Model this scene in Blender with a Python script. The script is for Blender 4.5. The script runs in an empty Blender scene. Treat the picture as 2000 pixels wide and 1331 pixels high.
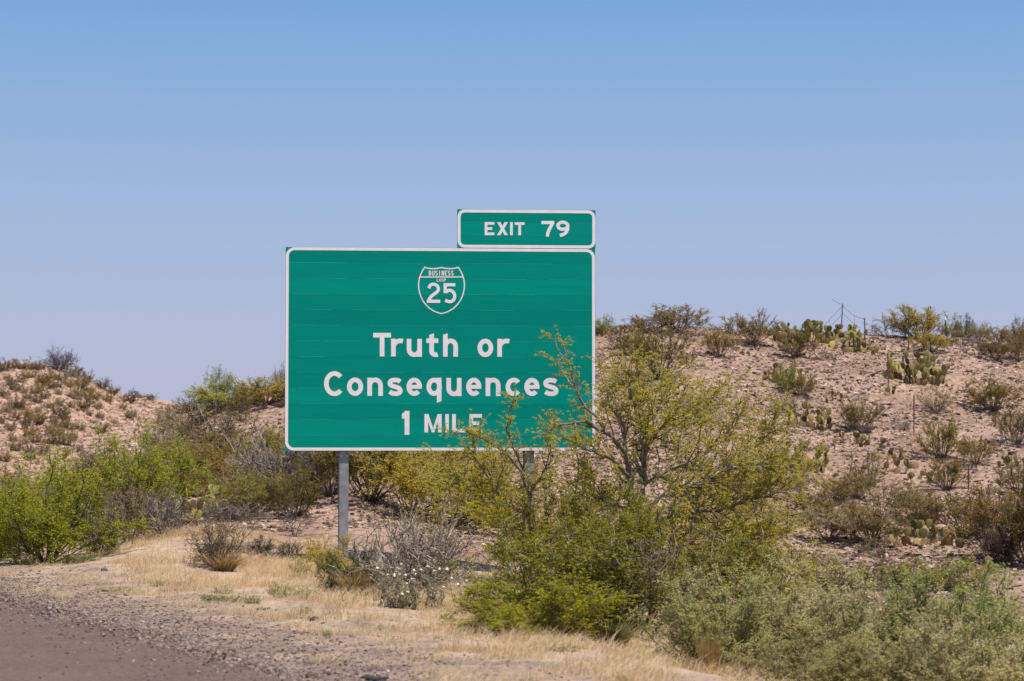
import bpy, math, random
import numpy as np
from mathutils import Vector

# ------------------------------------------------------------------ camera, sky, sun, exposure
SC = bpy.context.scene
COL = SC.collection
F = 4722.0            # focal length in photo pixels (85 mm on a 2000 px wide frame)
CH = 1.8              # camera height above the road
HOR = 900.0           # photo row of the true horizon
TH = math.atan((HOR - 665.5) / F)

cam = bpy.data.cameras.new("camera")
cam.lens = 85.0
cam.sensor_width = 36.0
cam.clip_start = 0.5
cam.clip_end = 20000
cam.dof.use_dof = True
cam.dof.focus_distance = 41.0
cam.dof.aperture_fstop = 2.8
cam_o = bpy.data.objects.new("camera", cam)
COL.objects.link(cam_o)
cam_o.location = (0, 0, CH)
cam_o.rotation_euler = (math.pi / 2 + TH, 0, 0)
SC.camera = cam_o

SUN_EL, SUN_AZ = math.radians(66.5), math.radians(128)   # azimuth clockwise from +Y (the view)
world = bpy.data.worlds.new("World")
SC.world = world
world.use_nodes = True
wn = world.node_tree
bg = wn.nodes["Background"]
sky = wn.nodes.new("ShaderNodeTexSky")
sky.sky_type = 'NISHITA'
sky.sun_disc = False
sky.sun_elevation = SUN_EL
sky.sun_rotation = SUN_AZ
sky.altitude = 1300
sky.air_density = 1.0
sky.dust_density = 0.6
sky.ozone_density = 2.0
bg.inputs[1].default_value = 0.11
EXPO = 0.47
# the lowest 20 degrees of the sky: dusty desert haze laid over the Nishita sky by elevation
_tc = wn.nodes.new("ShaderNodeTexCoord"); _sx = wn.nodes.new("ShaderNodeSeparateXYZ")
wn.links.new(_tc.outputs['Generated'], _sx.inputs[0])
_rp = wn.nodes.new("ShaderNodeValToRGB"); _e = _rp.color_ramp.elements
_st = [(0.0, (.480, .500, .655)), (.040, (.462, .500, .672)), (.095, (.372, .490, .705)), (.150, (.272, .438, .706)), (.190, (.190, .388, .698)), (.30, (.105, .29, .62))]
while len(_e) < len(_st): _e.new(.5)
for _a, (_p, _c) in zip(_e, _st): _a.position = _p; _a.color = (*_c, 1)
wn.links.new(_sx.outputs[2], _rp.inputs[0])
_sc = wn.nodes.new("ShaderNodeVectorMath"); _sc.operation = 'SCALE'; _sc.inputs[3].default_value = 1 / (0.11 * 2 ** EXPO)
wn.links.new(_rp.outputs[0], _sc.inputs[0])
_mr = wn.nodes.new("ShaderNodeMapRange"); _mr.inputs[1].default_value = .20; _mr.inputs[2].default_value = .36
_mr.inputs[3].default_value = 1.0; _mr.inputs[4].default_value = 0.0
wn.links.new(_sx.outputs[2], _mr.inputs[0])
_mx = wn.nodes.new("ShaderNodeMix"); _mx.data_type = 'RGBA'
wn.links.new(_mr.outputs[0], _mx.inputs[0]); wn.links.new(sky.outputs[0], _mx.inputs[6]); wn.links.new(_sc.outputs[0], _mx.inputs[7])
wn.links.new(_mx.outputs[2], bg.inputs[0])

sl = bpy.data.lights.new("sun", 'SUN')
sl.energy = 4.2
sl.angle = math.radians(0.53)
sl.color = (1.0, 0.93, 0.83)
so = bpy.data.objects.new("sun", sl)
COL.objects.link(so)
sdir = Vector((math.sin(SUN_AZ) * math.cos(SUN_EL), math.cos(SUN_AZ) * math.cos(SUN_EL), math.sin(SUN_EL)))
so.rotation_euler = sdir.to_track_quat('Z', 'Y').to_euler()
so.location = sdir * 100

SC.view_settings.view_transform = 'Standard'
SC.view_settings.look = 'None'
SC.view_settings.exposure = EXPO
SC.view_settings.gamma = 1.0

# ------------------------------------------------------------------ helpers
def ray(u, v):
    X, Y = (u - 1000.0) / F, (665.5 - v) / F
    c, s = math.cos(TH), math.sin(TH)
    return np.array([X, c - Y * s, s + Y * c])

def zv(D, v):
    r = ray(1000, v)
    return CH + D * r[2] / r[1]

_T = np.random.default_rng(11).random((256, 256))
def vn(x, y, sc, seed=0):
    x = np.asarray(x, float) / sc + seed * 17.31
    y = np.asarray(y, float) / sc + seed * 7.77
    xi, yi = np.floor(x).astype(int), np.floor(y).astype(int)
    fx, fy = x - xi, y - yi
    fx = fx * fx * (3 - 2 * fx); fy = fy * fy * (3 - 2 * fy)
    g = lambda a, b: _T[a & 255, b & 255]
    return ((g(xi, yi) * (1 - fx) + g(xi + 1, yi) * fx) * (1 - fy)
            + (g(xi, yi + 1) * (1 - fx) + g(xi + 1, yi + 1) * fx) * fy) - 0.5

def make_mesh(name, V, Q=None, T3=None, attrs=None, smooth=False):
    V = np.asarray(V, np.float32).reshape(-1, 3)
    me = bpy.data.meshes.new(name)
    nq = 0 if Q is None else len(Q)
    nt = 0 if T3 is None else len(T3)
    me.vertices.add(len(V))
    me.vertices.foreach_set("co", V.ravel())
    loops = []
    starts = []
    tot = 0
    if nq:
        loops.append(np.asarray(Q, np.int32).ravel()); starts.append(np.arange(nq) * 4); tot = nq * 4
    if nt:
        loops.append(np.asarray(T3, np.int32).ravel()); starts.append(tot + np.arange(nt) * 3); tot += nt * 3
    loops = np.concatenate(loops); starts = np.concatenate(starts).astype(np.int32)
    me.loops.add(len(loops))
    me.loops.foreach_set("vertex_index", loops)
    me.polygons.add(len(starts))
    me.polygons.foreach_set("loop_start", starts)
    me.polygons.foreach_set("use_smooth", np.full(len(starts), smooth, bool))
    for k, a in (attrs or {}).items():
        at = me.attributes.new(k, 'FLOAT', 'POINT')
        at.data.foreach_set("value", np.asarray(a, np.float32).ravel())
    me.update(calc_edges=True)
    me.validate()
    return me

def obj(name, me, mat=None, parent=None):
    o = bpy.data.objects.new(name, me)
    COL.objects.link(o)
    if mat is not None and me is not None and len(me.materials) == 0:
        me.materials.append(mat)
    if parent is not None:
        o.parent = parent
    return o

def tag(o, label, cat, group=None):
    o["label"] = label; o["category"] = cat
    if group: o["group"] = group
    return o

def empty(name, loc, rz=0.0):
    o = bpy.data.objects.new(name, None)
    COL.objects.link(o)
    o.location = loc
    o.rotation_euler = (0, 0, rz)
    o.empty_display_size = 0.2
    return o

class MB:
    """collects faces of one mesh"""
    def __init__(self): self.v = []; self.q = []; self.t = []; self.n = 0
    def add(self, V, Q=None, T=None):
        V = np.asarray(V, float).reshape(-1, 3)
        self.v.append(V)
        if Q is not None and len(Q): self.q.append(np.asarray(Q, int) + self.n)
        if T is not None and len(T): self.t.append(np.asarray(T, int) + self.n)
        self.n += len(V)
    def box(self, x0, x1, y0, y1, z0, z1, bev=0.0):
        if bev <= 0:
            V = [(x, y, z) for z in (z0, z1) for (x, y) in ((x0, y0), (x1, y0), (x1, y1), (x0, y1))]
            self.add(V, [(3, 2, 1, 0), (4, 5, 6, 7), (0, 1, 5, 4), (1, 2, 6, 5), (2, 3, 7, 6), (3, 0, 4, 7)])
        else:
            b = bev
            rings = []
            for z, i in ((z0, b), (z0 + b, 0), (z1 - b, 0), (z1, b)):
                rings.append([(x0 + i, y0 + i, z), (x1 - i, y0 + i, z), (x1 - i, y1 - i, z), (x0 + i, y1 - i, z)])
            V = np.array(rings).reshape(-1, 3)
            Q = [(3, 2, 1, 0), (12, 13, 14, 15)]
            for k in range(3):
                for j in range(4):
                    Q.append((k * 4 + j, k * 4 + (j + 1) % 4, k * 4 + 4 + (j + 1) % 4, k * 4 + 4 + j))
            self.add(V, Q)
    def mesh(self, name, **kw):
        return make_mesh(name, np.concatenate(self.v), np.concatenate(self.q) if self.q else None,
                         np.concatenate(self.t) if self.t else None, **kw)

def tubes(polys, sides=4):
    """polys: list of (points, radii) -> V, Q"""
    Vs, Qs, n = [], [], 0
    ang = np.arange(sides) * 2 * np.pi / sides
    ca, sa = np.cos(ang), np.sin(ang)
    for P, R in polys:
        P = np.asarray(P, float); m = len(P)
        d = np.gradient(P, axis=0)
        d /= np.linalg.norm(d, axis=1)[:, None] + 1e-9
        a = np.array([0.31, 0.95, 0.05]) if abs(d[0][2]) > .8 else np.array([0.05, 0.1, 1.0])
        s = np.cross(d, a); s /= np.linalg.norm(s, axis=1)[:, None] + 1e-9
        w = np.cross(s, d)
        R = np.asarray(R, float)[:, None, None]
        V = P[:, None, :] + R * (s[:, None, :] * ca[None, :, None] + w[:, None, :] * sa[None, :, None])
        Vs.append(V.reshape(-1, 3))
        i = np.arange(m - 1)[:, None] * sides; j = np.arange(sides)[None, :]; j2 = (j + 1) % sides
        Qs.append(np.stack([i + j, i + j2, i + sides + j2, i + sides + j], -1).reshape(-1, 4) + n)
        n += m * sides
    return np.concatenate(Vs), np.concatenate(Qs)

def unit(a): return a / (np.linalg.norm(a, axis=-1, keepdims=True) + 1e-9)

def leaf_quads(P, Dr, L, W, rng, fold=0.0):
    """rhombic leaves at P growing along Dr"""
    n = len(P)
    Dr = unit(Dr)
    Dr = unit(Dr * np.array([1, 1, .6]))
    s = unit(np.cross(Dr, rng.normal(size=(n, 3)) * .55 + np.array([.12, -.12, 1.0])))
    L = np.broadcast_to(L, (n,))[:, None]; W = np.broadcast_to(W, (n,))[:, None]
    k = rng.uniform(.6, 1.3, (n, 1))
    a = P; b = P + Dr * L * .5 * k + s * W * .5; c = P + Dr * L * k; d = P + Dr * L * .5 * k - s * W * .5
    V = np.stack([a, b, c, d], 1).reshape(-1, 3)
    Q = np.arange(n * 4).reshape(-1, 4)
    return V, Q

# ------------------------------------------------------------------ material helpers
def new_mat(name):
    m = bpy.data.materials.new(name)
    m.use_nodes = True
    nt = m.node_tree
    for n in list(nt.nodes):
        if n.type != 'OUTPUT_MATERIAL': nt.nodes.remove(n)
    out = [n for n in nt.nodes if n.type == 'OUTPUT_MATERIAL'][0]
    return m, nt, out

def N(nt, t, **kw):
    n = nt.nodes.new(t)
    for k, v in kw.items():
        if k.startswith('i_'): n.inputs[int(k[2:])].default_value = v
        else: setattr(n, k, v)
    return n

def ramp(nt, src, stops):
    r = nt.nodes.new("ShaderNodeValToRGB")
    e = r.color_ramp.elements
    while len(e) < len(stops): e.new(0.5)
    for el, (p, c) in zip(e, stops):
        el.position = p; el.color = (*c, 1) if len(c) == 3 else c
    nt.links.new(src, r.inputs[0])
    return r.outputs[0]

def mix(nt, a, b, fac, mode='MIX'):
    m = nt.nodes.new("ShaderNodeMix"); m.data_type = 'RGBA'; m.blend_type = mode
    for sock, val in ((m.inputs[6], a), (m.inputs[7], b), (m.inputs[0], fac)):
        if hasattr(val, 'default_value'): nt.links.new(val, sock)
        elif isinstance(val, (tuple, list)): sock.default_value = (*val, 1) if len(val) == 3 else val
        else: sock.default_value = val
    return m.outputs[2]

def leaf_mat(name, c0, c1, c2, trans=0.3, rough=0.55):
    m, nt, out = new_mat(name)
    geo = N(nt, "ShaderNodeNewGeometry")
    col = ramp(nt, geo.outputs['Random Per Island'], [(0.0, c0), (0.5, c1), (1.0, c2)])
    oi = N(nt, "ShaderNodeObjectInfo")
    col = mix(nt, col, oi.outputs['Color'], 1.0, 'MULTIPLY')
    p = N(nt, "ShaderNodeBsdfPrincipled")
    p.inputs['Roughness'].default_value = rough
    p.inputs['Specular IOR Level'].default_value = 0.12
    nt.links.new(col, p.inputs['Base Color'])
    t = N(nt, "ShaderNodeBsdfTranslucent")
    nt.links.new(col, t.inputs[0])
    mx = N(nt, "ShaderNodeMixShader"); mx.inputs[0].default_value = trans
    nt.links.new(p.outputs[0], mx.inputs[1]); nt.links.new(t.outputs[0], mx.inputs[2])
    nt.links.new(mx.outputs[0], out.inputs[0])
    return m

def bark_mat(name, c0, c1, c2):
    m, nt, out = new_mat(name)
    geo = N(nt, "ShaderNodeNewGeometry")
    col = ramp(nt, geo.outputs['Random Per Island'], [(0.0, c0), (0.5, c1), (1.0, c2)])
    tc = N(nt, "ShaderNodeTexCoord")
    nz = N(nt, "ShaderNodeTexNoise"); nz.inputs['Scale'].default_value = 14; nz.inputs['Detail'].default_value = 5
    nt.links.new(tc.outputs['Object'], nz.inputs['Vector'])
    k = ramp(nt, nz.outputs[0], [(0.35, (.55, .53, .5)), (0.65, (1.25, 1.22, 1.2))])
    col = mix(nt, col, k, 1.0, 'MULTIPLY')
    p = N(nt, "ShaderNodeBsdfPrincipled"); p.inputs['Roughness'].default_value = .85
    p.inputs['Specular IOR Level'].default_value = 0.2
    nt.links.new(col, p.inputs['Base Color'])
    nt.links.new(p.outputs[0], out.inputs[0])
    return m

def plain_mat(name, c, rough=.6, metal=0.0, var=0.15, scale=6.0, spec=.4):
    m, nt, out = new_mat(name)
    tc = N(nt, "ShaderNodeTexCoord")
    nz = N(nt, "ShaderNodeTexNoise"); nz.inputs['Scale'].default_value = scale; nz.inputs['Detail'].default_value = 6
    nt.links.new(tc.outputs['Object'], nz.inputs['Vector'])
    lo = tuple(x * (1 - var) for x in c); hi = tuple(min(1, x * (1 + var)) for x in c)
    col = ramp(nt, nz.outputs[0], [(0.3, lo), (0.7, hi)])
    p = N(nt, "ShaderNodeBsdfPrincipled"); p.inputs['Roughness'].default_value = rough
    p.inputs['Metallic'].default_value = metal
    p.inputs['Specular IOR Level'].default_value = spec
    nt.links.new(col, p.inputs['Base Color'])
    nt.links.new(p.outputs[0], out.inputs[0])
    return m

# ------------------------------------------------------------------ terrain
# columns: photo column u -> list of (distance, height)
def prof(u, *kv):
    out = [(0, 0.0)]
    for D, val, kind in kv:
        out.append((D, val if kind == 'z' else zv(D, val)))
    return u, out
z_, v_ = 'z', 'v'
COLS = [
    prof(-2600, (170, 0, z_)),
    prof(-700, (100, 0, z_), (170, .5, z_)),
    prof(-300, (40, 0, z_), (70, .2, z_), (95, 1.2, z_), (128, 6.6, z_), (140, 7.2, z_), (170, 6.2, z_)),
    prof(0, (40, 0, z_), (60, .1, z_), (80, .3, z_), (94, 920, v_), (112, 815, v_), (128, 727, v_), (134, 717, v_), (170, 5.6, z_)),
    prof(130, (36, 0, z_), (41, .06, z_), (60, .2, z_), (80, .4, z_), (94, 915, v_), (112, 815, v_), (128, 733, v_), (134, 722, v_), (170, 5.6, z_)),
    prof(185, (36, 0, z_), (41, .1, z_), (60, .3, z_), (80, .7, z_), (94, 905, v_), (112, 830, v_), (128, 765, v_), (134, 750, v_), (170, 5.0, z_)),
    prof(235, (36, 0, z_), (41, .18, z_), (60, .6, z_), (80, 1.0, z_), (94, 895, v_), (112, 840, v_), (128, 790, v_), (136, 774, v_), (170, 4.4, z_)),
    prof(310, (36, 0, z_), (41, .28, z_), (44, .42, z_), (50, .6, z_), (56, .95, z_), (62, 905, v_), (70, 1.75, z_), (94, 880, v_), (112, 845, v_), (128, 795, v_), (136, 780, v_), (170, 4.2, z_)),
    prof(380, (36, 0, z_), (41, .26, z_), (44, .48, z_), (50, .7, z_), (56, 945, v_), (62, 874, v_), (72, 806, v_), (82, 2.9, z_), (110, 3.0, z_), (136, 795, v_), (170, 4.0, z_)),
    prof(450, (37, 0, z_), (41, .2, z_), (44, .52, z_), (47, .62, z_), (52, .85, z_), (60, 888, v_), (72, 784, v_), (90, 3.2, z_), (170, 3.2, z_)),
    prof(560, (38, 0, z_), (41, .04, z_), (44, .36, z_), (47, 1020, v_), (52, 965, v_), (60, 880, v_), (72, 765, v_), (90, 3.8, z_), (170, 3.2, z_)),
    prof(700, (38, 0, z_), (41, .0, z_), (44, 1048, v_), (47, 1002, v_), (52, 940, v_), (60, 860, v_), (73, 722, v_), (90, 4.6, z_), (170, 3.6, z_)),
    prof(850, (24, 0, z_), (32, -.1, z_), (41, -.1, z_), (46, .4, z_), (52, 960, v_), (60, 855, v_), (74, 695, v_), (90, 5.2, z_), (170, 4, z_)),
    prof(1000, (23, 0, z_), (30, -.2, z_), (41, -.2, z_), (47, .3, z_), (52, 980, v_), (60, 850, v_), (75, 670, v_), (90, 5.6, z_), (170, 4, z_)),
    prof(1165, (22, 0, z_), (28, -.32, z_), (41, -.3, z_), (47, .1, z_), (52, 1000, v_), (60, 860, v_), (75, 650, v_), (79, 646, v_), (110, 5.8, z_), (170, 4, z_)),
    prof(1400, (20, 0, z_), (26, -.5, z_), (41, -.4, z_), (48, 1060, v_), (54, 975, v_), (64, 800, v_), (75, 652, v_), (79, 648, v_), (110, 5.8, z_), (170, 4, z_)),
    prof(1600, (18, 0, z_), (24, -.62, z_), (41, -.5, z_), (46, 1112, v_), (50, 1065, v_), (56, 980, v_), (66, 810, v_), (75, 660, v_), (79, 655, v_), (110, 5.6, z_), (170, 4, z_)),
    prof(1800, (17, 0, z_), (23, -.7, z_), (41, -.5, z_), (46, 1112, v_), (51, 1052, v_), (58, 945, v_), (67, 800, v_), (75, 676, v_), (80, 660, v_), (110, 5.5, z_), (170, 4, z_)),
    prof(2000, (16, 0, z_), (22, -.7, z_), (41, -.5, z_), (46, 1112, v_), (51, 1055, v_), (58, 950, v_), (67, 815, v_), (75, 696, v_), (81, 668, v_), (110, 5.2, z_), (170, 4, z_)),
    prof(2600, (16, 0, z_), (22, -.7, z_), (41, -.5, z_), (51, .2, z_), (67, 2.9, z_), (78, 4.8, z_), (110, 5, z_), (170, 4, z_)),
    prof(4600, (16, 0, z_), (22, -.5, z_), (45, -.3, z_), (78, 3.0, z_), (170, 3, z_)),
]
GU = np.arange(-2600, 4601, 20.0)
GD = np.arange(0, 170.01, 0.25)
_k = np.array([np.interp(GD, [p[0] for p in c[1]], [p[1] for p in c[1]]) for c in COLS])
_cu = np.array([c[0] for c in COLS], float)
GZ = np.array([np.interp(GU, _cu, _k[:, j]) for j in range(len(GD))]).T      # [u, D]
def _blur(A, ax, w):
    k = np.hanning(w + 2)[1:-1]; k /= k.sum()
    pad = [(0, 0), (0, 0)]; pad[ax] = (w // 2, w // 2)
    B = np.pad(A, pad, mode='edge')
    return np.apply_along_axis(lambda r: np.convolve(r, k, 'valid'), ax, B)
GZ = _blur(_blur(GZ, 1, 9), 0, 5)

EP, ED, EN = np.array([-6.92, 32.7]), np.array([-.384, .923]), np.array([.923, .384])
def sdist(x, y):        # metres to the right of the asphalt edge
    return (x - EP[0]) * EN[0] + (y - EP[1]) * EN[1]
def sstep(a, b, x):
    t = np.clip((x - a) / (b - a), 0, 1); return t * t * (3 - 2 * t)

def terrain(x, y):
    x = np.asarray(x, float); y = np.asarray(y, float)
    D = np.clip(y, 0, 169.9)
    u = np.clip(1000 + F * x / np.maximum(y, 3.0), -2600, 4599)
    fi = (u - GU[0]) / 20.0; fj = D / 0.25
    i = np.clip(fi.astype(int), 0, len(GU) - 2); j = np.clip(fj.astype(int), 0, len(GD) - 2)
    a, b = fi - i, fj - j
    z = (GZ[i, j] * (1 - a) + GZ[i + 1, j] * a) * (1 - b) + (GZ[i, j + 1] * (1 - a) + GZ[i + 1, j + 1] * a) * b
    z = z * (1 - sstep(170, 420, y))
    s = sdist(x, y)
    off = sstep(0.2, 3.0, s)
    hill = np.where(u > 1150, sstep(43 - 16 * sstep(1150, 1350, u), 56 - 18 * sstep(1150, 1350, u), y) * sstep(4, 8, s), sstep(43, 56, y)) * off
    far = sstep(82, 95, y) * sstep(700, 500, u) * off
    z = z + off * (0.05 * vn(x, y, 1.7, 1) + 0.035 * vn(x, y, .55, 2) + 0.02 * vn(x, y, .22, 3))
    z = z + hill * (0.30 * vn(x, y, 4.5, 4) + 0.14 * vn(x, y, 1.6, 5) + 0.07 * vn(x, y, .6, 6) + .05 * vn(x, y, .3, 8))
    z = z + far * (0.9 * vn(x + .35 * y, y * .35, 5.0, 7) + 0.4 * vn(x + .2 * y, y * .5, 2.2, 9) + .22 * vn(x, y, .9, 12) + .12 * vn(x, y, .45, 13)) * sstep(143, 125, y)
    z = z - 0.05 * sstep(0.1, -0.3, s)
    return z

def at(u, D):
    x = D * (u - 1000.0) / F
    return np.array([x, D, float(terrain(x, D))])

def hit(u, v, d0=43.0, d1=150.0):
    r = ray(u, v); r = r / r[1]
    t = np.arange(d0, d1, 0.05)
    zz = terrain(r[0] * t, t); rz = CH + r[2] * t
    k = np.nonzero(rz <= zz)[0]
    if len(k) == 0:
        k = [int(np.argmin(rz - zz))]
    t = t[k[0]]
    return np.array([r[0] * t, t, float(terrain(r[0] * t, t))])

def soil_material():
    m, nt, out = new_mat("desert_soil")
    g = N(nt, "ShaderNodeNewGeometry")
    def noise(sc, det=6, rough=.6):
        n = N(nt, "ShaderNodeTexNoise"); n.inputs['Scale'].default_value = sc; n.inputs['Detail'].default_value = det
        n.inputs['Roughness'].default_value = rough
        nt.links.new(g.outputs['Position'], n.inputs['Vector']); return n.outputs[0]
    def vor(sc):
        n = N(nt, "ShaderNodeTexVoronoi"); n.inputs['Scale'].default_value = sc
        nt.links.new(g.outputs['Position'], n.inputs['Vector']); return n
    def attr(nm):
        a = N(nt, "ShaderNodeAttribute"); a.attribute_name = nm; return a.outputs['Fac']
    hillc = ramp(nt, noise(.45, 8, .65), [(.28, (.235, .150, .110)), (.5, (.325, .218, .165)), (.72, (.42, .298, .23))])
    v1 = vor(7.0)
    peb = ramp(nt, v1.outputs['Color'], [(.15, (.62, .58, .56)), (.5, (1, 1, 1)), (.88, (1.38, 1.36, 1.33))])
    hillc = mix(nt, hillc, peb, .75, 'MULTIPLY')
    v2 = vor(19.0)
    peb2 = ramp(nt, v2.outputs['Color'], [(.1, (.66, .62, .6)), (.5, (1, 1, 1)), (.9, (1.25, 1.24, 1.22))])
    hillc = mix(nt, hillc, peb2, .6, 'MULTIPLY')
    pale = ramp(nt, noise(.33, 5), [(.66, (0, 0, 0)), (.78, (.8, .8, .8))])
    hillc = mix(nt, hillc, (.48, .37, .285), pale)
    farc = ramp(nt, noise(.6, 9, .7), [(.3, (.33, .205, .150)), (.55, (.43, .285, .212)), (.75, (.54, .395, .30))])
    farc = mix(nt, farc, ramp(nt, noise(2.6, 9, .75), [(.3, (.72, .69, .67)), (.5, (1, 1, 1)), (.7, (1.22, 1.22, 1.22))]), .9, 'MULTIPLY')
    col = mix(nt, hillc, farc, attr("far"))
    straw = ramp(nt, noise(1.3, 8, .7), [(.3, (.33, .225, .155)), (.5, (.45, .325, .225)), (.7, (.56, .42, .29))])
    grav = ramp(nt, noise(2.2, 8, .7), [(.3, (.20, .138, .112)), (.5, (.265, .190, .155)), (.72, (.35, .262, .212))])
    vg = vor(26.0)
    grav = mix(nt, grav, ramp(nt, vg.outputs['Color'], [(.1, (.5, .48, .47)), (.5, (1, 1, 1)), (.9, (1.5, 1.45, 1.42))]), .8, 'MULTIPLY')
    # patchy border between the gravel and the straw
    add = N(nt, "ShaderNodeMath"); add.operation = 'MULTIPLY_ADD'
    nt.links.new(noise(1.1, 6, .65), add.inputs[0]); add.inputs[1].default_value = 2.4
    nt.links.new(attr("verge"), add.inputs[2])
    vg_f = ramp(nt, add.outputs[0], [(.0, (0, 0, 0)), (1.0, (1, 1, 1))])
    sub = N(nt, "ShaderNodeMath"); sub.operation = 'MULTIPLY_ADD'
    nt.links.new(add.outputs[0], sub.inputs[0]); sub.inputs[1].default_value = 1.6; sub.inputs[2].default_value = -2.15
    sub.use_clamp = True
    verge = mix(nt, grav, straw, sub.outputs[0])
    col = mix(nt, verge, col, attr("hill"))
    p = N(nt, "ShaderNodeBsdfPrincipled"); p.inputs['Roughness'].default_value = .95
    p.inputs['Specular IOR Level'].default_value = .1
    nt.links.new(col, p.inputs['Base Color'])
    b1 = N(nt, "ShaderNodeBump"); b1.inputs['Strength'].default_value = .9; b1.inputs['Distance'].default_value = .06
    nt.links.new(v1.outputs['Distance'], b1.inputs['Height']); b1.invert = True
    b2 = N(nt, "ShaderNodeBump"); b2.inputs['Strength'].default_value = .8; b2.inputs['Distance'].default_value = .05
    nt.links.new(noise(9, 8, .75), b2.inputs['Height']); nt.links.new(b1.outputs[0], b2.inputs['Normal'])
    nt.links.new(b2.outputs[0], p.inputs['Normal'])
    nt.links.new(p.outputs[0], out.inputs[0])
    return m

def build_ground():
    us = np.concatenate([np.arange(-2600, -160, 80), np.arange(-160, 2160, 8), np.arange(2160, 4601, 80)]).astype(float)
    Ds = np.concatenate([np.arange(3, 18, 1.0), np.arange(18, 82, .14), np.arange(82, 142, .35), np.arange(142, 172, 2),
                         np.geomspace(175, 9000, 40)])
    U, Dg = np.meshgrid(us, Ds, indexing='ij')
    X = Dg * (U - 1000) / F
    Z = terrain(X, Dg)
    V = np.stack([X, Dg, Z], -1).reshape(-1, 3)
    nu, nd = len(us), len(Ds)
    i = np.arange(nu - 1)[:, None] * nd; j = np.arange(nd - 1)[None, :]
    Q = np.stack([i + j, i + nd + j, i + nd + j + 1, i + j + 1], -1).reshape(-1, 4)
    s = sdist(X, Dg)
    edge = 41.8 + 2.2 * sstep(150, 450, U) * 0 + 3.0 * sstep(420, 250, U) + 1.5 * vn(X, Dg, 2.0, 21)
    edge = np.where(U > 1200, edge - 12 * sstep(1200, 1400, U), edge)
    hill = sstep(0, 2.2, Dg - edge) * sstep(2.5, 5.0, s)
    far = sstep(80, 92, Dg) * sstep(640, 460, U)
    verge = np.clip(s / 4.2, 0, 1) * 1.0
    me = make_mesh("ground", V, Q, attrs={"hill": hill, "far": far, "verge": verge}, smooth=True)
    o = obj("ground", me, soil_material()); o["kind"] = "structure"

def build_road():
    m, nt, out = new_mat("asphalt")
    g = N(nt, "ShaderNodeNewGeometry")
    n1 = N(nt, "ShaderNodeTexNoise"); n1.inputs['Scale'].default_value = 1.2; n1.inputs['Detail'].default_value = 8
    n2 = N(nt, "ShaderNodeTexNoise"); n2.inputs['Scale'].default_value = 60; n2.inputs['Detail'].default_value = 4
    vo = N(nt, "ShaderNodeTexVoronoi"); vo.inputs['Scale'].default_value = 2.6
    for n in (n1, n2, vo): nt.links.new(g.outputs['Position'], n.inputs['Vector'])
    c = ramp(nt, n1.outputs[0], [(.3, (.118, .076, .062)), (.7, (.148, .099, .081))])
    c = mix(nt, c, ramp(nt, n2.outputs[0], [(.3, (.6, .6, .6)), (.7, (1.4, 1.4, 1.4))]), .9, 'MULTIPLY')
    n3 = N(nt, "ShaderNodeTexNoise"); n3.inputs['Scale'].default_value = 14; n3.inputs['Detail'].default_value = 6
    nt.links.new(g.outputs['Position'], n3.inputs['Vector'])
    c = mix(nt, c, ramp(nt, n3.outputs[0], [(.35, (.8, .78, .77)), (.65, (1.2, 1.2, 1.2))]), .9, 'MULTIPLY')
    dots = ramp(nt, vo.outputs['Distance'], [(.03, (.35, .33, .33)), (.07, (1, 1, 1))])
    c = mix(nt, c, dots, 1.0, 'MULTIPLY')
    p = N(nt, "ShaderNodeBsdfPrincipled"); p.inputs['Roughness'].default_value = .9; p.inputs['Specular IOR Level'].default_value = .2
    nt.links.new(c, p.inputs['Base Color'])
    b = N(nt, "ShaderNodeBump"); b.inputs['Strength'].default_value = .6; b.inputs['Distance'].default_value = .01
    nt.links.new(n2.outputs[0], b.inputs['Height']); nt.links.new(b.outputs[0], p.inputs['Normal'])
    nt.links.new(p.outputs[0], out.inputs[0])
    t = np.arange(-60, 160, .25)
    off = np.array([-13, -8, -5, -3, -1.5, -.7, -.3, 0.0])
    rows = []
    for o_ in off:
        w = (.7 * vn(t, t * 0, 1.3, 31) + .5 * vn(t, t * 0 + 3, .45, 32)) if o_ == 0 else t * 0
        q = EP[None] + ED[None] * t[:, None] + EN[None] * (o_ + w)[:, None]
        z = .012 + .004 * vn(q[:, 0], q[:, 1], .8, 33) - (.03 if o_ == 0 else 0)
        rows.append(np.column_stack([q, z]))
    V = np.array(rows); k, n = V.shape[:2]
    i = np.arange(k - 1)[:, None] * n; j = np.arange(n - 1)[None, :]
    Q = np.stack([i + j, i + n + j, i + n + j + 1, i + j + 1], -1).reshape(-1, 4)[:, ::-1]
    o = obj("road", make_mesh("road", V.reshape(-1, 3), Q, smooth=True), m); o["kind"] = "structure"

build_ground()
build_road()
# ------------------------------------------------------------------ the highway sign
PSI = math.radians(4.2)
SO = np.array([41.0 * (861 - 1000) / F, 41.0, 0.0])
SX = np.array([math.cos(PSI), math.sin(PSI), 0]); SNRM = np.array([math.sin(PSI), -math.cos(PSI), 0])
def sp(u, v):
    r = ray(u, v); c = np.array([0, 0, CH])
    t = np.dot(SO - c, SNRM) / np.dot(r, SNRM)
    p = c + r * t - SO
    return float(np.dot(p, SX)), float(p[2])

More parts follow.
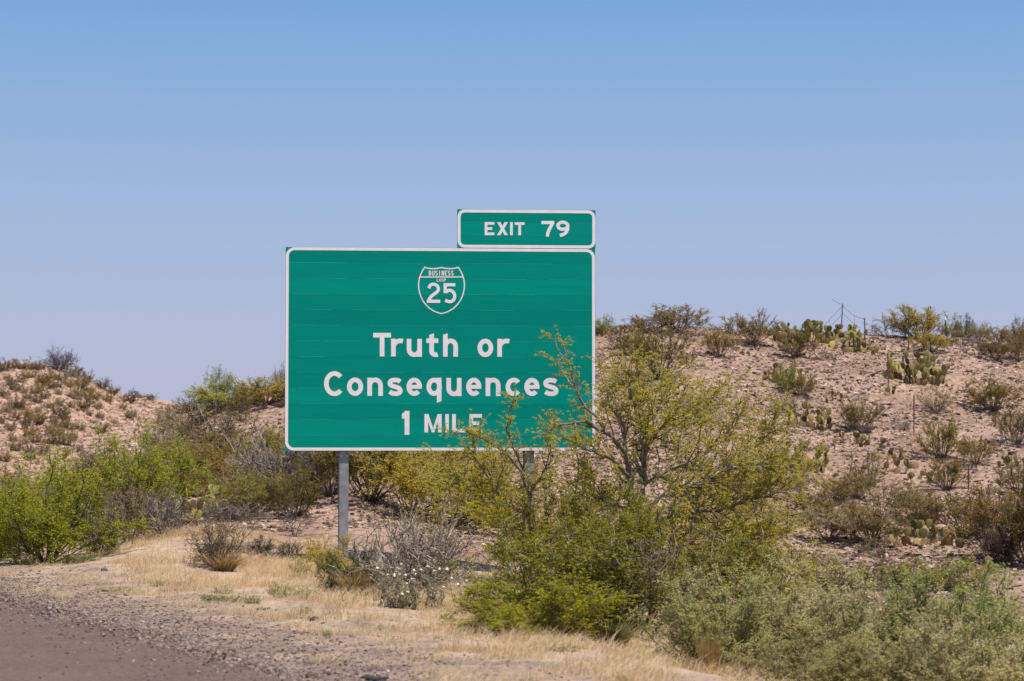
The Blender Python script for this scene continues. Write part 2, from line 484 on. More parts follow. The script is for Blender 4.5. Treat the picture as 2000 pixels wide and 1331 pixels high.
class Ink:
    """flat lettering on the sign face, given in photo pixels"""
    def __init__(self, y0): self.mb = MB(); self.y = y0; self.k = 0
    def _lay(self): self.k += 1; return -(self.y + .00006 * self.k)
    def quad(self, *pts):
        y = self._lay(); L = [sp(*p) for p in pts]
        V = [(a, y, b) for a, b in L]
        ar = sum(L[i][0] * L[(i + 1) % len(L)][1] - L[(i + 1) % len(L)][0] * L[i][1] for i in range(len(L)))
        idx = tuple(range(len(L)))
        if ar < 0: idx = idx[::-1]
        if len(L) == 4: self.mb.add(V, [idx])
        else: self.mb.add(V, None, [(idx[0], idx[i], idx[i + 1]) for i in range(1, len(L) - 1)])
    def rect(self, x0, x1, y0, y1): self.quad((x0, y0), (x1, y0), (x1, y1), (x0, y1))
    def stroke(self, pts, w, closed=False):
        P = np.array(pts, float); n = len(P)
        if closed:
            d0 = P - np.roll(P, 1, 0); d1 = np.roll(P, -1, 0) - P
        else:
            d = np.diff(P, axis=0); d0 = np.vstack([d[:1], d]); d1 = np.vstack([d, d[-1:]])
        d0 = unit(d0); d1 = unit(d1)
        tn = unit(d0 + d1); nr = np.stack([-tn[:, 1], tn[:, 0]], -1)
        nn = np.stack([-d0[:, 1], d0[:, 0]], -1)
        sc = 1 / np.clip((nr * nn).sum(1), .45, 1)
        A = P + nr * (w / 2 * sc)[:, None]; B = P - nr * (w / 2 * sc)[:, None]
        y = self._lay()
        V = [(*sp(*a), ) for a in np.vstack([A, B])]
        V = np.array([(a, y, b) for a, b in V])
        m = n if closed else n - 1
        Q = [(i, (i + 1) % n, n + (i + 1) % n, n + i) for i in range(m)]
        a, b, c = V[Q[0][0]], V[Q[0][1]], V[Q[0][2]]
        if np.cross(b - a, c - a)[1] > 0: Q = [q[::-1] for q in Q]
        self.mb.add(V, Q)
    def arc(self, cx, cy, rx, ry, a0, a1, n=22):
        a = np.radians(np.linspace(a0, a1, n)); return [(cx + rx * math.cos(t), cy + ry * math.sin(t)) for t in a]
    # glyphs: box x0..x1, y0..y1 (outer), stroke t
    def g_o(s, x0, x1, y0, y1, t):
        P = s.arc((x0 + x1) / 2, (y0 + y1) / 2, (x1 - x0 - t) / 2, (y1 - y0 - t) / 2, 0, 360, 41)[:-1]
        s.stroke(P, t, True)
    def g_c(s, x0, x1, y0, y1, t, g=40):
        rx = (x1 - x0 - t * .9) / 1.86
        s.stroke(s.arc(x0 + t / 2 + rx, (y0 + y1) / 2, rx, (y1 - y0 - t) / 2, -g, -360 + g, 34), t)
    def g_e(s, x0, x1, y0, y1, t):
        cy = (y0 + y1) / 2; rx = (x1 - x0 - t) / 2; cx = (x0 + x1) / 2
        s.stroke(s.arc(cx, cy, rx, (y1 - y0 - t) / 2, 4, -318, 34), t)
        s.rect(x0 + t * .6, x1 - .3, cy - t * .42, cy + t * .42)
    def g_n(s, x0, x1, y0, y1, t, ytop=None):
        if ytop is None: s.rect(x0, x0 + t, y0, y1)
        else: s.quad((x0, ytop + 3.2), (x0 + t, ytop), (x0 + t, y1), (x0, y1))
        xl, xr = x0 + t / 2, x1 - t / 2; rx = (xr - xl) / 2; ry = rx * 1.05
        P = s.arc((xl + xr) / 2, y0 + t / 2 + ry - .4, rx, ry, 185, 360, 18) + [(xr, y1)]
        s.stroke(P, t)
    def g_u(s, x0, x1, y0, y1, t):
        s.rect(x1 - t, x1, y0, y1)
        xl, xr = x0 + t / 2, x1 - t / 2; rx = (xr - xl) / 2; ry = rx * 1.05
        s.stroke([(xl, y0)] + s.arc((xl + xr) / 2, y1 - t / 2 - ry + .4, rx, ry, 180, -5, 18), t)
    def g_r(s, x0, x1, y0, y1, t):
        s.rect(x0, x0 + t, y0, y1)
        xl = x0 + t / 2; rx = (x1 - xl) * .72; ry = rx * .95
        s.stroke(s.arc(xl + rx, y0 + t / 2 + ry - .4, rx, ry, 185, 292, 12), t)
    def g_t(s, x0, x1, y0, y1, t, xs, yb):
        rx = (x1 - xs - t / 2) * .62
        s.quad((xs, y0 + 3.2), (xs + t, y0), (xs + t, y1 - 9), (xs, y1 - 9))
        s.stroke([(xs + t / 2, y1 - 12)] + s.arc(xs + t / 2 + rx, y1 - t / 2 - 7.2, rx, 7.2, 180, 62, 12), t)
        s.rect(x0, x1, yb, yb + t)
    def g_q(s, x0, x1, y0, y1, t, yd):
        s.g_o(x0, x1 + .6, y0, y1, t)
        s.quad((x1 - t, y0), (x1, y0), (x1, yd - 3.2), (x1 - t, yd))
    def spline(s, x0, x1, y0, y1, t, pts, n=5):
        P = np.array([(x0 + t / 2 + a * (x1 - x0 - t), y0 + t / 2 + b * (y1 - y0 - t)) for a, b in pts])
        E = np.vstack([2 * P[0] - P[1], P, 2 * P[-1] - P[-2]]); out = []
        for i in range(1, len(E) - 2):
            for k in range(n):
                u = k / n; a, b, c, d = E[i - 1], E[i], E[i + 1], E[i + 2]
                out.append(.5 * (2 * b + (c - a) * u + (2 * a - 5 * b + 4 * c - d) * u * u + (3 * b - a - 3 * c + d) * u ** 3))
        out.append(P[-1]); s.stroke(out, t)
    def g_s(s, x0, x1, y0, y1, t):
        s.spline(x0, x1, y0, y1, t, [(.98, .13), (.78, .03), (.5, 0), (.2, .03), (.03, .15), (.03, .32), (.2, .42), (.5, .49),
                                     (.82, .58), (.98, .71), (.96, .88), (.78, .98), (.5, 1), (.2, .96), (-.02, .85)])
    def g_T(s, x0, x1, y0, y1, t):
        s.rect(x0, x1, y0, y0 + t); c = (x0 + x1) / 2; s.rect(c - t / 2, c + t / 2, y0 + t - .2, y1)
    def g_I(s, x0, x1, y0, y1, t=0): s.rect(x0, x1, y0, y1)
    def g_L(s, x0, x1, y0, y1, t): s.rect(x0, x0 + t, y0, y1); s.rect(x0 + t - .2, x1, y1 - t, y1)
    def g_E(s, x0, x1, y0, y1, t):
        s.rect(x0, x0 + t, y0, y1); c = (y0 + y1) / 2
        s.rect(x0 + t - .2, x1, y0, y0 + t); s.rect(x0 + t - .2, x1, y1 - t, y1); s.rect(x0 + t - .2, x0 + (x1 - x0) * .78, c - t / 2, c + t / 2)
    def g_X(s, x0, x1, y0, y1, t):
        k = t * 1.22
        s.quad((x0, y0), (x0 + k, y0), (x1, y1), (x1 - k, y1)); s.quad((x1 - k, y0), (x1, y0), (x0 + k, y1), (x0, y1))
    def g_M(s, x0, x1, y0, y1, t):
        s.rect(x0, x0 + t, y0, y1); s.rect(x1 - t, x1, y0, y1); c = (x0 + x1) / 2
        s.quad((x0 + t * .3, y0), (x0 + t * 1.1, y0), (c + t * .35, y1), (c - t * .35, y1))
        s.quad((x1 - t * 1.1, y0), (x1 - t * .3, y0), (c + t * .35, y1), (c - t * .35, y1))
    def g_N(s, x0, x1, y0, y1, t):
        s.rect(x0, x0 + t, y0, y1); s.rect(x1 - t, x1, y0, y1)
        s.quad((x0 + t * .2, y0), (x0 + t * 1.2, y0), (x1 - t * .2, y1), (x1 - t * 1.2, y1))
    def g_1(s, x0, x1, y0, y1, t):
        s.rect(x1 - t, x1, y0, y1); s.quad((x0, y0 + 6), (x1 - t * .75, y0), (x1 - t * .75, y0 + 15), (x0, y0 + 15))
    def g_7(s, x0, x1, y0, y1, t):
        s.rect(x0, x1, y0, y0 + t)
        s.stroke([(x1 - t * .55, y0 + t * .5), (x1 - t * .8, y0 + t * 1.2), (x0 + (x1 - x0) * .60, y0 + (y1 - y0) * .55), (x0 + (x1 - x0) * .49, y0 + (y1 - y0) * .8), (x0 + (x1 - x0) * .46, y1)], t)
    def g_9(s, x0, x1, y0, y1, t):
        h = (y1 - y0) * .62
        s.g_o(x0, x1, y0, y0 + h, t)
        s.spline(x0, x1, y0, y1, t, [(1, .25), (1, .4), (.95, .6), (.8, .78), (.55, .92), (.2, .99)])
    def g_2(s, x0, x1, y0, y1, t):
        s.spline(x0, x1, y0, y1, t, [(.04, .24), (.14, .09), (.34, .01), (.56, .0), (.8, .06), (.96, .2), (.95, .34), (.82, .46), (.55, .58), (.27, .72), (.08, .88), (.03, 1.0)])
        s.rect(x0, x1, y1 - t, y1)
    def g_5(s, x0, x1, y0, y1, t):
        s.rect(x0 + t * .1, x1 - t * .3, y0, y0 + t); s.rect(x0 + t * .1, x0 + t * 1.1, y0 + t - .2, y0 + (y1 - y0) * .5)
        s.spline(x0, x1, y0, y1, t, [(.1, .46), (.28, .36), (.5, .33), (.78, .4), (.97, .56), (.99, .74), (.86, .91), (.6, 1.0), (.3, .99), (.04, .92)])
    def g_B(s, x0, x1, y0, y1, t):
        s.rect(x0, x0 + t, y0, y1); c = (y0 + y1) / 2
        for a, b, k in ((y0, c + t / 2, .92), (c - t / 2, y1, 1)):
            xr = x0 + (x1 - x0) * k - t / 2; r = (b - a - t) / 2
            s.stroke([(x0 + t / 2, a + t / 2)] + s.arc(xr - r, (a + b) / 2, r, r, -90, 90, 9) + [(x0 + t / 2, b - t / 2)], t)
    def g_P(s, x0, x1, y0, y1, t):
        s.rect(x0, x0 + t, y0, y1); b = y0 + (y1 - y0) * .58; r = (b - y0 - t) / 2; xr = x1 - t / 2
        s.stroke([(x0 + t / 2, y0 + t / 2)] + s.arc(xr - r, (y0 + b) / 2, r, r, -90, 90, 9) + [(x0 + t / 2, b - t / 2)], t)
    def mesh(self, n): return self.mb.mesh(n)

def ring_mesh(x0, x1, z0, z1, w, r, y):
    """rounded rectangular border strip, x/z local metres"""
    def loop(a, b, c, d, rr):
        P = []
        for cx, cz, s in ((b - rr, d - rr, 0), (a + rr, d - rr, 90), (a + rr, c + rr, 180), (b - rr, c + rr, 270)):
            for t in np.radians(np.linspace(s, s + 90, 8)): P.append((cx + rr * math.cos(t), cz + rr * math.sin(t)))
        return P
    A = loop(x0, x1, z0, z1, r); B = loop(x0 + w, x1 - w, z0 + w, z1 - w, max(r - w, .01))
    n = len(A)
    V = [(a, y, b) for a, b in A + B]
    Q = [(i, (i + 1) % n, n + (i + 1) % n, n + i) for i in range(n)]
    return make_mesh("border", V, Q)

def sign_materials():
    m, nt, out = new_mat("green_sheeting")
    geo = N(nt, "ShaderNodeNewGeometry")
    c = ramp(nt, geo.outputs['Random Per Island'], [(0, (.0, .235, .175)), (.5, (.0, .262, .196)), (1, (.0, .285, .214))])
    tc = N(nt, "ShaderNodeTexCoord")
    mp = N(nt, "ShaderNodeMapping"); mp.inputs['Scale'].default_value = (.5, 1, 5)
    nt.links.new(tc.outputs['Object'], mp.inputs[0])
    nz = N(nt, "ShaderNodeTexNoise"); nz.inputs['Scale'].default_value = 2.0; nz.inputs['Detail'].default_value = 7
    nt.links.new(mp.outputs[0], nz.inputs['Vector'])
    c = mix(nt, c, ramp(nt, nz.outputs[0], [(.3, (.95, .95, .95)), (.7, (1.04, 1.04, 1.04))]), 1.0, 'MULTIPLY')
    p = N(nt, "ShaderNodeBsdfPrincipled"); p.inputs['Roughness'].default_value = .5; p.inputs['Specular IOR Level'].default_value = .06
    nt.links.new(c, p.inputs['Base Color']); nt.links.new(p.outputs[0], out.inputs[0])
    w = plain_mat("white_sheeting", (.86, .785, .775), .5, 0, .05, 5.0, .15)
    g = plain_mat("galvanised_steel", (.25, .262, .28), .55, .25, .22, 9.0)
    b = plain_mat("bolt_steel", (.55, .55, .56), .4, .5, .1)
    sm = plain_mat("pale_green_seam", (.06, .42, .33), .5, 0, .3, 4.0, .1)
    return m, w, g, b, sm

def build_sign():
    green, white, galv, bolt, seam = sign_materials()
    gz = float(terrain(SO[0], SO[1]))
    root = empty("highway_sign", SO, PSI)
    tag(root, "large green roadside exit sign with white lettering on two steel posts", "road sign")
    def panel(name, x0, x1, z0, z1, n, parent):
        mb = MB(); rng = random.Random(5); h = (z1 - z0) / n
        for i in range(n):
            a = z0 + i * h; o = rng.uniform(0, .0006)
            mb.box(x0, x1, o, .055, a + .0003, a + h - .0003, .0012)
        nf = sum(len(q) for q in mb.q)
        for i in range(1, n):                       # thin paler green strips along each joint, broken by random gaps
            a = z0 + i * h; x = x0 + rng.uniform(.02, .3)
            while x < x1 - .3:
                L = rng.uniform(.4, 1.6); e = min(x + L, x1 - .03)
                mb.box(x, e, -.0009, .003, a - .0014, a + .0016)
                x = e + rng.uniform(.02, .9)
        me = mb.mesh(name); o = obj(name, me, green, parent); me.materials.append(seam)
        mi = np.zeros(len(me.polygons), np.int32); mi[nf:] = 1; me.polygons.foreach_set("material_index", mi)
        return o
    xl, zt = sp(558, 482.8); xr, zb = sp(1163, 881.0)
    zt = (zt + sp(1163.5, 486.5)[1]) / 2
    mp = panel("main_panel", xl, xr, zb, zt, 13, root)
    px = sp(862, 600)[0] - sp(861, 600)[0]
    obj("border", ring_mesh(xl + .004, xr - .004, zb + .004, zt - .004, 5.7 * px, 17 * px, -.0016), white, mp)
    # lines of lettering
    t = 9.0
    k = Ink(.0016)
    k.g_T(729.1, 763.5, 650.6, 696.6, t); k.g_r(763.9, 787.2, 662, 696.6, t); k.g_u(794.4, 824, 662.3, 697.4, t)
    k.g_t(832.8, 856, 651.3, 697.9, t, 838.5, 661.4); k.g_n(865.3, 894.4, 662, 697, t, 651.3)
    obj("lettering", k.mesh("lettering"), white, mp); k = Ink(.0016)
    k.g_o(932.6, 963.3, 662, 697.8, t); k.g_r(971.3, 994.8, 662.2, 697.2, t)
    obj("lettering", k.mesh("lettering"), white, mp)
    k = Ink(.0016)
    y0, y1 = 738.2, 773.6
    k.g_c(632.9, 670.5, 725.4, 774, t, 42); k.g_o(677.8, 709.2, y0 - .4, y1, t); k.g_n(717.5, 747.8, y0, y1, t)
    k.g_s(756.9, 786.4, y0, y1 + .2, t); k.g_e(794, 824.2, y0, y1, t); k.g_q(832.9, 862.3, y0, y1, t, 787)
    k.g_u(871.8, 901.3, y0 + .4, y1 + .4, t); k.g_e(910.5, 940.2, y0, y1 + .3, t); k.g_n(948.4, 977.6, y0 + .3, y1 + .4, t)
    k.g_c(987.5, 1017, y0, y1 + .4, t); k.g_e(1024, 1053.8, y0 + .2, y1 + .4, t); k.g_s(1061, 1090.8, y0 + .3, y1 + .5, t)
    obj("lettering", k.mesh("lettering"), white, mp)
    k = Ink(.0016); t = 7.2
    k.g_1(785, 799.6, 803, 849.6, 9.4); obj("lettering", k.mesh("lettering"), white, mp); k = Ink(.0016)
    k.g_M(829, 862.6, 809.2, 845, t); k.g_I(869.6, 876.7, 809.2, 845)
    k.g_L(883, 909, 809.2, 845, t); k.g_E(916.8, 941.3, 809.2, 845, t)
    obj("lettering", k.mesh("lettering"), white, mp)
    # route shield
    k = Ink(.0016)
    half = [(862.4, 522.9), (870, 524.6), (879, 525.3), (888, 524.6), (895.2, 522.7), (899.3, 529), (902.7, 536), (905.2, 543), (906.6, 550), (907.1, 557),
            (906.6, 565), (905, 572.5), (902.3, 580.5), (898.6, 588), (893, 595.5), (885.9, 602.5), (879.5, 606.6), (874, 609.4), (868, 611.4)]
    P = half + [(862.3, 613)] + [(2 * 862.3 - a, b) for a, b in half[:0:-1]]
    k.stroke(P, 2.3, True)
    k.rect(819.5, 905, 540.3, 542.6)
    xs = np.linspace(837.4, 887.2, 9); gap = 1.3
    for ch, a, b in zip("BUSINESS", xs[:-1], xs[1:]):
        if ch == 'I': k.rect((a + b - gap) / 2 - .75, (a + b - gap) / 2 + .75, 529.2, 538.8)
        elif ch == 'U': k.stroke([(a + .75, 529.2)] + k.arc((a + b - gap) / 2, 535.6, (b - gap - a) / 2 - .75, 2.5, 180, 0, 9) + [(b - gap - .75, 529.2)], 1.5)
        else: getattr(k, {'B': 'g_B', 'S': 'g_s', 'N': 'g_N', 'E': 'g_E'}[ch])(a, b - gap, 529.2, 538.8, 1.5)
    xs = np.linspace(853, 871.8, 5)
    for ch, a, b in zip("LOOP", xs[:-1], xs[1:]):
        getattr(k, {'L': 'g_L', 'O': 'g_o', 'P': 'g_P'}[ch])(a, b - .6, 544.4, 550.5, 1.05)
    k.g_2(833.7, 859.8, 552.7, 592.1, 6.2); k.g_5(865.7, 891.2, 553.6, 592.6, 6.2)
    obj("route_shield", k.mesh("route_shield"), white, mp)
    # exit tab bolted above
    ex0, ez1 = sp(893.2, 409); ez0 = zt + .004
    ep = panel("exit_panel", ex0, xr + .008, ez0, ez1, 3, root)
    obj("border", ring_mesh(ex0 + .004, xr + .004, ez0 + .002, ez1 - .004, 5.9 * px, 14 * px, -.0016), white, ep)
    k = Ink(.0016); t = 5.2
    k.g_E(946.7, 965.6, 434.2, 459.8, t); k.g_X(970.7, 992, 434.4, 459.9, t); k.g_I(996.2, 1001.5, 434.4, 459.9); k.g_T(1005.2, 1024.6, 434.6, 460, t)
    obj("lettering", k.mesh("lettering"), white, ep); k = Ink(.0016)
    k.g_7(1057.4, 1082.6, 432, 462.6, 6.3); k.g_9(1086.4, 1112, 431.4, 463.6, 6.3)
    obj("lettering", k.mesh("lettering"), white, ep)
    # posts: wide-flange steel beams
    for u in (671.8, 1035.0):
        xc = sp(u, 960)[0]
        mb = MB(); w = 8.8 * px
        mb.box(xc - w, xc + w, .062, .074, -.7, zt - .1, .002)
        mb.box(xc - w - .02, xc + w - .02, .27, .282, -.7, zt - .1, .002)
        mb.box(xc - .006, xc + .006, .0735, .2705, -.7, zt - .1)
        pst = obj("post", mb.mesh("post"), galv, root)
        zb2 = sp(u, 891)[1]
        for sx in (-.045, .045):
            V, Q = tubes([([(xc + sx, .062, zb2), (xc + sx, .036, zb2)], [.014, .014]), ([(xc + sx, .037, zb2), (xc + sx, .0355, zb2)], [.014, .0005])], 6)
            obj("bolt", make_mesh("bolt", V, Q), bolt, pst)

build_sign()
# ------------------------------------------------------------------ plants
from mathutils import Matrix
LEAF = leaf_mat("foliage", (.70, .78, .85), (1, 1, 1), (1.30, 1.16, .9), .5)
def stem_material():
    m, nt, out = new_mat("bark")
    geo = N(nt, "ShaderNodeNewGeometry"); oi = N(nt, "ShaderNodeObjectInfo")
    c = ramp(nt, geo.outputs['Random Per Island'], [(0, (.6, .58, .56)), (.6, (1, 1, 1)), (1, (1.5, 1.48, 1.45))])
    c = mix(nt, c, oi.outputs['Color'], 1.0, 'MULTIPLY')
    tc = N(nt, "ShaderNodeTexCoord"); nz = N(nt, "ShaderNodeTexNoise"); nz.inputs['Scale'].default_value = 11; nz.inputs['Detail'].default_value = 5
    nt.links.new(tc.outputs['Object'], nz.inputs['Vector'])
    c = mix(nt, c, ramp(nt, nz.outputs[0], [(.35, (.6, .58, .56)), (.65, (1.3, 1.28, 1.25))]), 1.0, 'MULTIPLY')
    p = N(nt, "ShaderNodeBsdfPrincipled"); p.inputs['Roughness'].default_value = .85; p.inputs['Specular IOR Level'].default_value = .2
    nt.links.new(c, p.inputs['Base Color']); nt.links.new(p.outputs[0], out.inputs[0])
    return m
BARK = stem_material()

def branch(rng, p, d, L, n, wig, bend):
    P = [p]; d = d / np.linalg.norm(d)
    for _ in range(n - 1):
        d = d + rng.normal(size=3) * wig + bend
        d = d / np.linalg.norm(d)
        P.append(P[-1] + d * (L / (n - 1)))
    return np.array(P)

def shrub_mesh(seed, name, stems=16, spread=.95, base=.06, br=5, brl=.33, bt0=.3, tw=4, twl=.14, wig=.10, r0=.012, up=.06,
               leaves=2000, lL=.05, lW=.03, leaf_from=.35, droop=0.0, hprof=.25, twig_r=.0022, spray=.6, flat=1.0):
    rng = np.random.default_rng(seed)
    polys = []; A = []; B = []; Wt = []
    for i in range(stems):
        az = 2 * np.pi * (i + rng.uniform(-.4, .4)) / stems * 2.4
        tl = spread * math.sqrt(rng.uniform(.02, 1))
        hd = np.array([math.cos(az), math.sin(az), 0])
        d = hd * math.sin(tl) + np.array([0, 0, math.cos(tl)])
        L = rng.uniform(.72, 1.08) * (1 - hprof * (tl / max(spread, .1)) ** 2)
        P = branch(rng, hd * base * rng.uniform(.2, 1), d, L, 7, wig, np.array([0, 0, up]))
        polys.append((P, r0 * rng.uniform(.6, 1.1) * np.linspace(1, .25, 7)))
        T = np.gradient(P, axis=0)
        for b in range(br):
            t = rng.uniform(bt0, 1.0) * 5.999; k = int(t); f = t - k
            p = P[k] * (1 - f) + P[min(k + 1, 6)] * f
            dd = unit(T[k]) + rng.normal(size=3) * spray + np.array([0, 0, .15])
            l = brl * rng.uniform(.5, 1.1) * (1.15 - .5 * t / 6)
            Pb = branch(rng, p, dd, l, 4, wig * 1.3, np.array([0, 0, up - droop * .3]))
            polys.append((Pb, np.linspace(r0 * .38, twig_r, 4)))
            if t / 6 > leaf_from - .15: A.append(Pb[1]); B.append(Pb[3]); Wt.append(.8)
            for q in range(tw):
                j = rng.integers(1, 4); p2 = Pb[j]
                d2 = unit(Pb[j] - Pb[j - 1]) + rng.normal(size=3) * spray * 1.2 + np.array([0, 0, -droop])
                Pt = branch(rng, p2, d2, twl * rng.uniform(.5, 1.2), 3, wig, np.array([0, 0, -droop * .4]))
                polys.append((Pt, np.array([twig_r, twig_r * .8, twig_r * .5])))
                if t / 6 > leaf_from - .1: A.append(Pt[0]); B.append(Pt[2]); Wt.append(1.0)
    allp = np.concatenate([p for p, r in polys])
    wx = np.percentile(allp[:, 0], 98.5) - np.percentile(allp[:, 0], 1.5)
    wy = np.percentile(allp[:, 1], 98.5) - np.percentile(allp[:, 1], 1.5)
    h = np.percentile(allp[:, 2], 98.5)
    S = np.array([1 / wx, 1 / wy, 1 / h])
    polys = [(p * S, r) for p, r in polys]
    V, Q = tubes(polys, 3)
    st = make_mesh("stem", V, Q); st.materials.append(BARK)
    fo = None
    if leaves:
        A = np.array(A) * S; B = np.array(B) * S; Wt = np.array(Wt); Wt /= Wt.sum()
        k = rng.choice(len(A), leaves, p=Wt)
        f = rng.uniform(.1, 1.05, (leaves, 1))
        P = A[k] * (1 - f) + B[k] * f + rng.normal(size=(leaves, 3)) * .008
        Dr = unit(B[k] - A[k]) * .7 + rng.normal(size=(leaves, 3)) * .65 + np.array([0, 0, .1 - droop * 1.5])
        V, Q = leaf_quads(P, Dr, lL, lW, rng)
        fo = make_mesh("foliage", V, Q); fo.materials.append(LEAF)
    return st, fo

def blades_mesh(seed, n, spread, h0=.6, h1=1.05, w=.012, base=.12, curve=.35, name="blades"):
    rng = np.random.default_rng(seed)
    az = rng.uniform(0, 2 * np.pi, n); r = base * np.sqrt(rng.uniform(0, 1, n))
    p = np.stack([r * np.cos(az), r * np.sin(az), np.zeros(n)], 1)
    tl = spread * np.sqrt(rng.uniform(0, 1, n)); az2 = az + rng.normal(size=n) * .6
    L = rng.uniform(h0, h1, n)
    hd = np.stack([np.cos(az2), np.sin(az2), np.zeros(n)], 1)
    d1 = hd * np.sin(tl * .6)[:, None] + np.array([0, 0, 1]) * np.cos(tl * .6)[:, None]
    d2 = hd * np.sin(tl * (1 + curve))[:, None] + np.array([0, 0, 1]) * np.cos(tl * (1 + curve))[:, None]
    m = p + d1 * (L * .55)[:, None]; t = m + d2 * (L * .45)[:, None]
    s = unit(np.cross(hd, np.array([0, 0, 1])) + rng.normal(size=(n, 3)) * .5) * w * .5
    V = np.stack([p - s, p + s, m + s * .8, m - s * .8, t], 1).reshape(-1, 3)
    k = np.arange(n)[:, None] * 5
    me = make_mesh(name, V, k + np.array([[0, 1, 2, 3]]), k + np.array([[3, 2, 4]]))
    me.materials.append(LEAF)
    return me

PROTO = {
    'creosote': [shrub_mesh(s, 'c', stems=26, spread=1.08, br=7, tw=4, leaves=9000, lL=.028, lW=.014, leaf_from=.42, bt0=.35, wig=.11, brl=.27, hprof=.12, twig_r=.004, r0=.013) for s in (1, 2, 3, 4)],
    'sparse': [shrub_mesh(s, 's', stems=13, spread=.85, br=5, tw=4, leaves=2200, lL=.032, lW=.016, leaf_from=.45, bt0=.35, wig=.16, twig_r=.0045, r0=.014) for s in (5, 6, 7)],
    'green': [shrub_mesh(s, 'g', stems=18, spread=1.25, br=9, tw=7, leaves=15000, lL=.036, lW=.010, leaf_from=.2, bt0=.2, droop=.22, twl=.16, wig=.16, up=.02, r0=.011, spray=.75) for s in (8, 9, 10)],
    'airy': [shrub_mesh(s, 'a', stems=12, spread=1.0, br=8, tw=6, leaves=6500, lL=.045, lW=.012, leaf_from=.3, bt0=.25, droop=.18, twl=.17, wig=.18, up=.03, r0=.013, spray=.75) for s in (11, 12, 13)],
    'dead': [shrub_mesh(s, 'd', stems=26, spread=1.05, br=9, tw=5, leaves=0, wig=.17, bt0=.15, brl=.36, twl=.17, twig_r=.0042, r0=.014, spray=.7) for s in (14, 15, 16)],
    'rusty': [shrub_mesh(s, 'r', stems=24, spread=1.0, br=7, tw=5, leaves=1500, lL=.05, lW=.017, leaf_from=.3, bt0=.2, wig=.13, twig_r=.0042) for s in (17, 18)],
    'salt': [shrub_mesh(s, 'sa', stems=60, spread=1.2, base=.22, br=8, tw=4, leaves=36000, lL=.024, lW=.010, leaf_from=.12, bt0=.12, brl=.25, twl=.12, wig=.11, up=.10, spray=.5, r0=.007, twig_r=.002) for s in (19, 20, 21)],
    'dome': [shrub_mesh(s, 'do', stems=70, spread=1.1, base=.1, br=4, tw=2, leaves=3000, lL=.045, lW=.016, leaf_from=.2, bt0=.2, brl=.2, twl=.08, wig=.05, spray=.35, twig_r=.003, r0=.006) for s in (22, 23)],
    'dense': [shrub_mesh(s, 'de', stems=26, spread=1.3, base=.25, br=10, tw=7, leaves=19000, lL=.036, lW=.012, leaf_from=.15, bt0=.15, droop=.12, brl=.3, twl=.13, wig=.17, up=.04, spray=.8, r0=.008, twig_r=.0022) for s in (24, 25)],
    'tuft': [shrub_mesh(s, 't', stems=30, spread=1.25, base=.2, br=5, tw=3, leaves=2200, lL=.065, lW=.035, leaf_from=.05, bt0=.1, brl=.28, twl=.12, wig=.15, twig_r=.006, r0=.012) for s in (26, 27, 28, 29)],
    'sapling': [shrub_mesh(s, 'sp', stems=4, spread=.7, base=.03, br=9, tw=5, leaves=160, lL=.05, lW=.02, leaf_from=.1, bt0=.2, brl=.42, wig=.2, twig_r=.006, r0=.02, spray=.7) for s in (30, 31)],
}
GRASS = [blades_mesh(s, 420, .75, .55, 1.05, .016, .16) for s in (40, 41)]
STRAW = [blades_mesh(s, 260, .33, .6, 1.05, .013, .22, .2) for s in (42, 43)]

OLIVE = (.185, .130, .028); YOL = (.29, .225, .020); MESQ = (.40, .35, .022); BRIGHT = (.185, .195, .008); GREEN = (.15, .162, .010)
DARK = (.095, .100, .012); GRAYG = (.21, .19, .09); TAN = (.235, .20, .10); RUST = (.185, .115, .045); BROWN = (.145, .105, .045)
GRAY = (.27, .225, .20); PURP = (.215, .17, .175); PALE = (.235, .19, .10); STRAWC = (.48, .34, .165); DOLIVE = (.135, .098, .025)
STEM = (.20, .155, .125); DSTEM = (.12, .095, .075); GSTEM = (.27, .225, .195)

_rng = np.random.default_rng(77)
_cnt = {}
NAMES = {'creosote': 'creosote_bush', 'sparse': 'creosote_bush', 'green': 'mesquite_bush', 'airy': 'mesquite_bush', 'dead': 'dead_shrub', 'rusty': 'dry_shrub',
         'salt': 'saltbush', 'dome': 'desert_shrub', 'dense': 'mesquite_bush', 'tuft': 'small_shrub', 'sapling': 'bare_sapling', 'grass': 'grass_tuft', 'straw': 'grass_tuft'}
def plant(kind, u, w, h, label, v=None, D=None, col=OLIVE, stem=STEM, cat='shrub', group=None, var=None, name=None, sink=.03, rz=None):
    """a plant whose foot stands on the ground at photo column u (row v or distance D); w, h in photo pixels"""
    p = at(u, D) if D is not None else hit(u, v)
    sc = p[1] / F
    nm = name or NAMES[kind]
    r = empty(nm, (p[0], p[1], p[2] - sink), _rng.uniform(0, 6.28) if rz is None else rz)
    tag(r, label, cat, group)
    r.scale = (w * sc, w * sc, h * sc + sink)
    i = _cnt.get(kind, 0); _cnt[kind] = i + 1
    if kind in ('grass', 'straw'):
        L = GRASS if kind == 'grass' else STRAW
        o = obj("blades", L[i % 2 if var is None else var], None, r); o.color = (*col, 1)
        return r
    col = tuple(min(.8, c * 1.85) for c in col)
    if kind == 'tuft': col = (col[0] * .95 + .02, col[1] * .95 + .015, col[2] + .018); stem = (.26, .2, .165)
    if kind in ('creosote', 'sparse'): r.scale = (w * sc * 1.05, w * sc * 1.05, h * sc + sink)
    L = PROTO[kind]; st, fo = L[i % len(L) if var is None else var]
    j = 1 + .08 * _rng.normal()
    o = obj("stem", st, None, r); o.color = (*stem, 1)
    if fo is not None:
        f = obj("foliage", fo, None, r); f.color = (col[0] * j, col[1] * j, col[2] * j, 1)
    return r

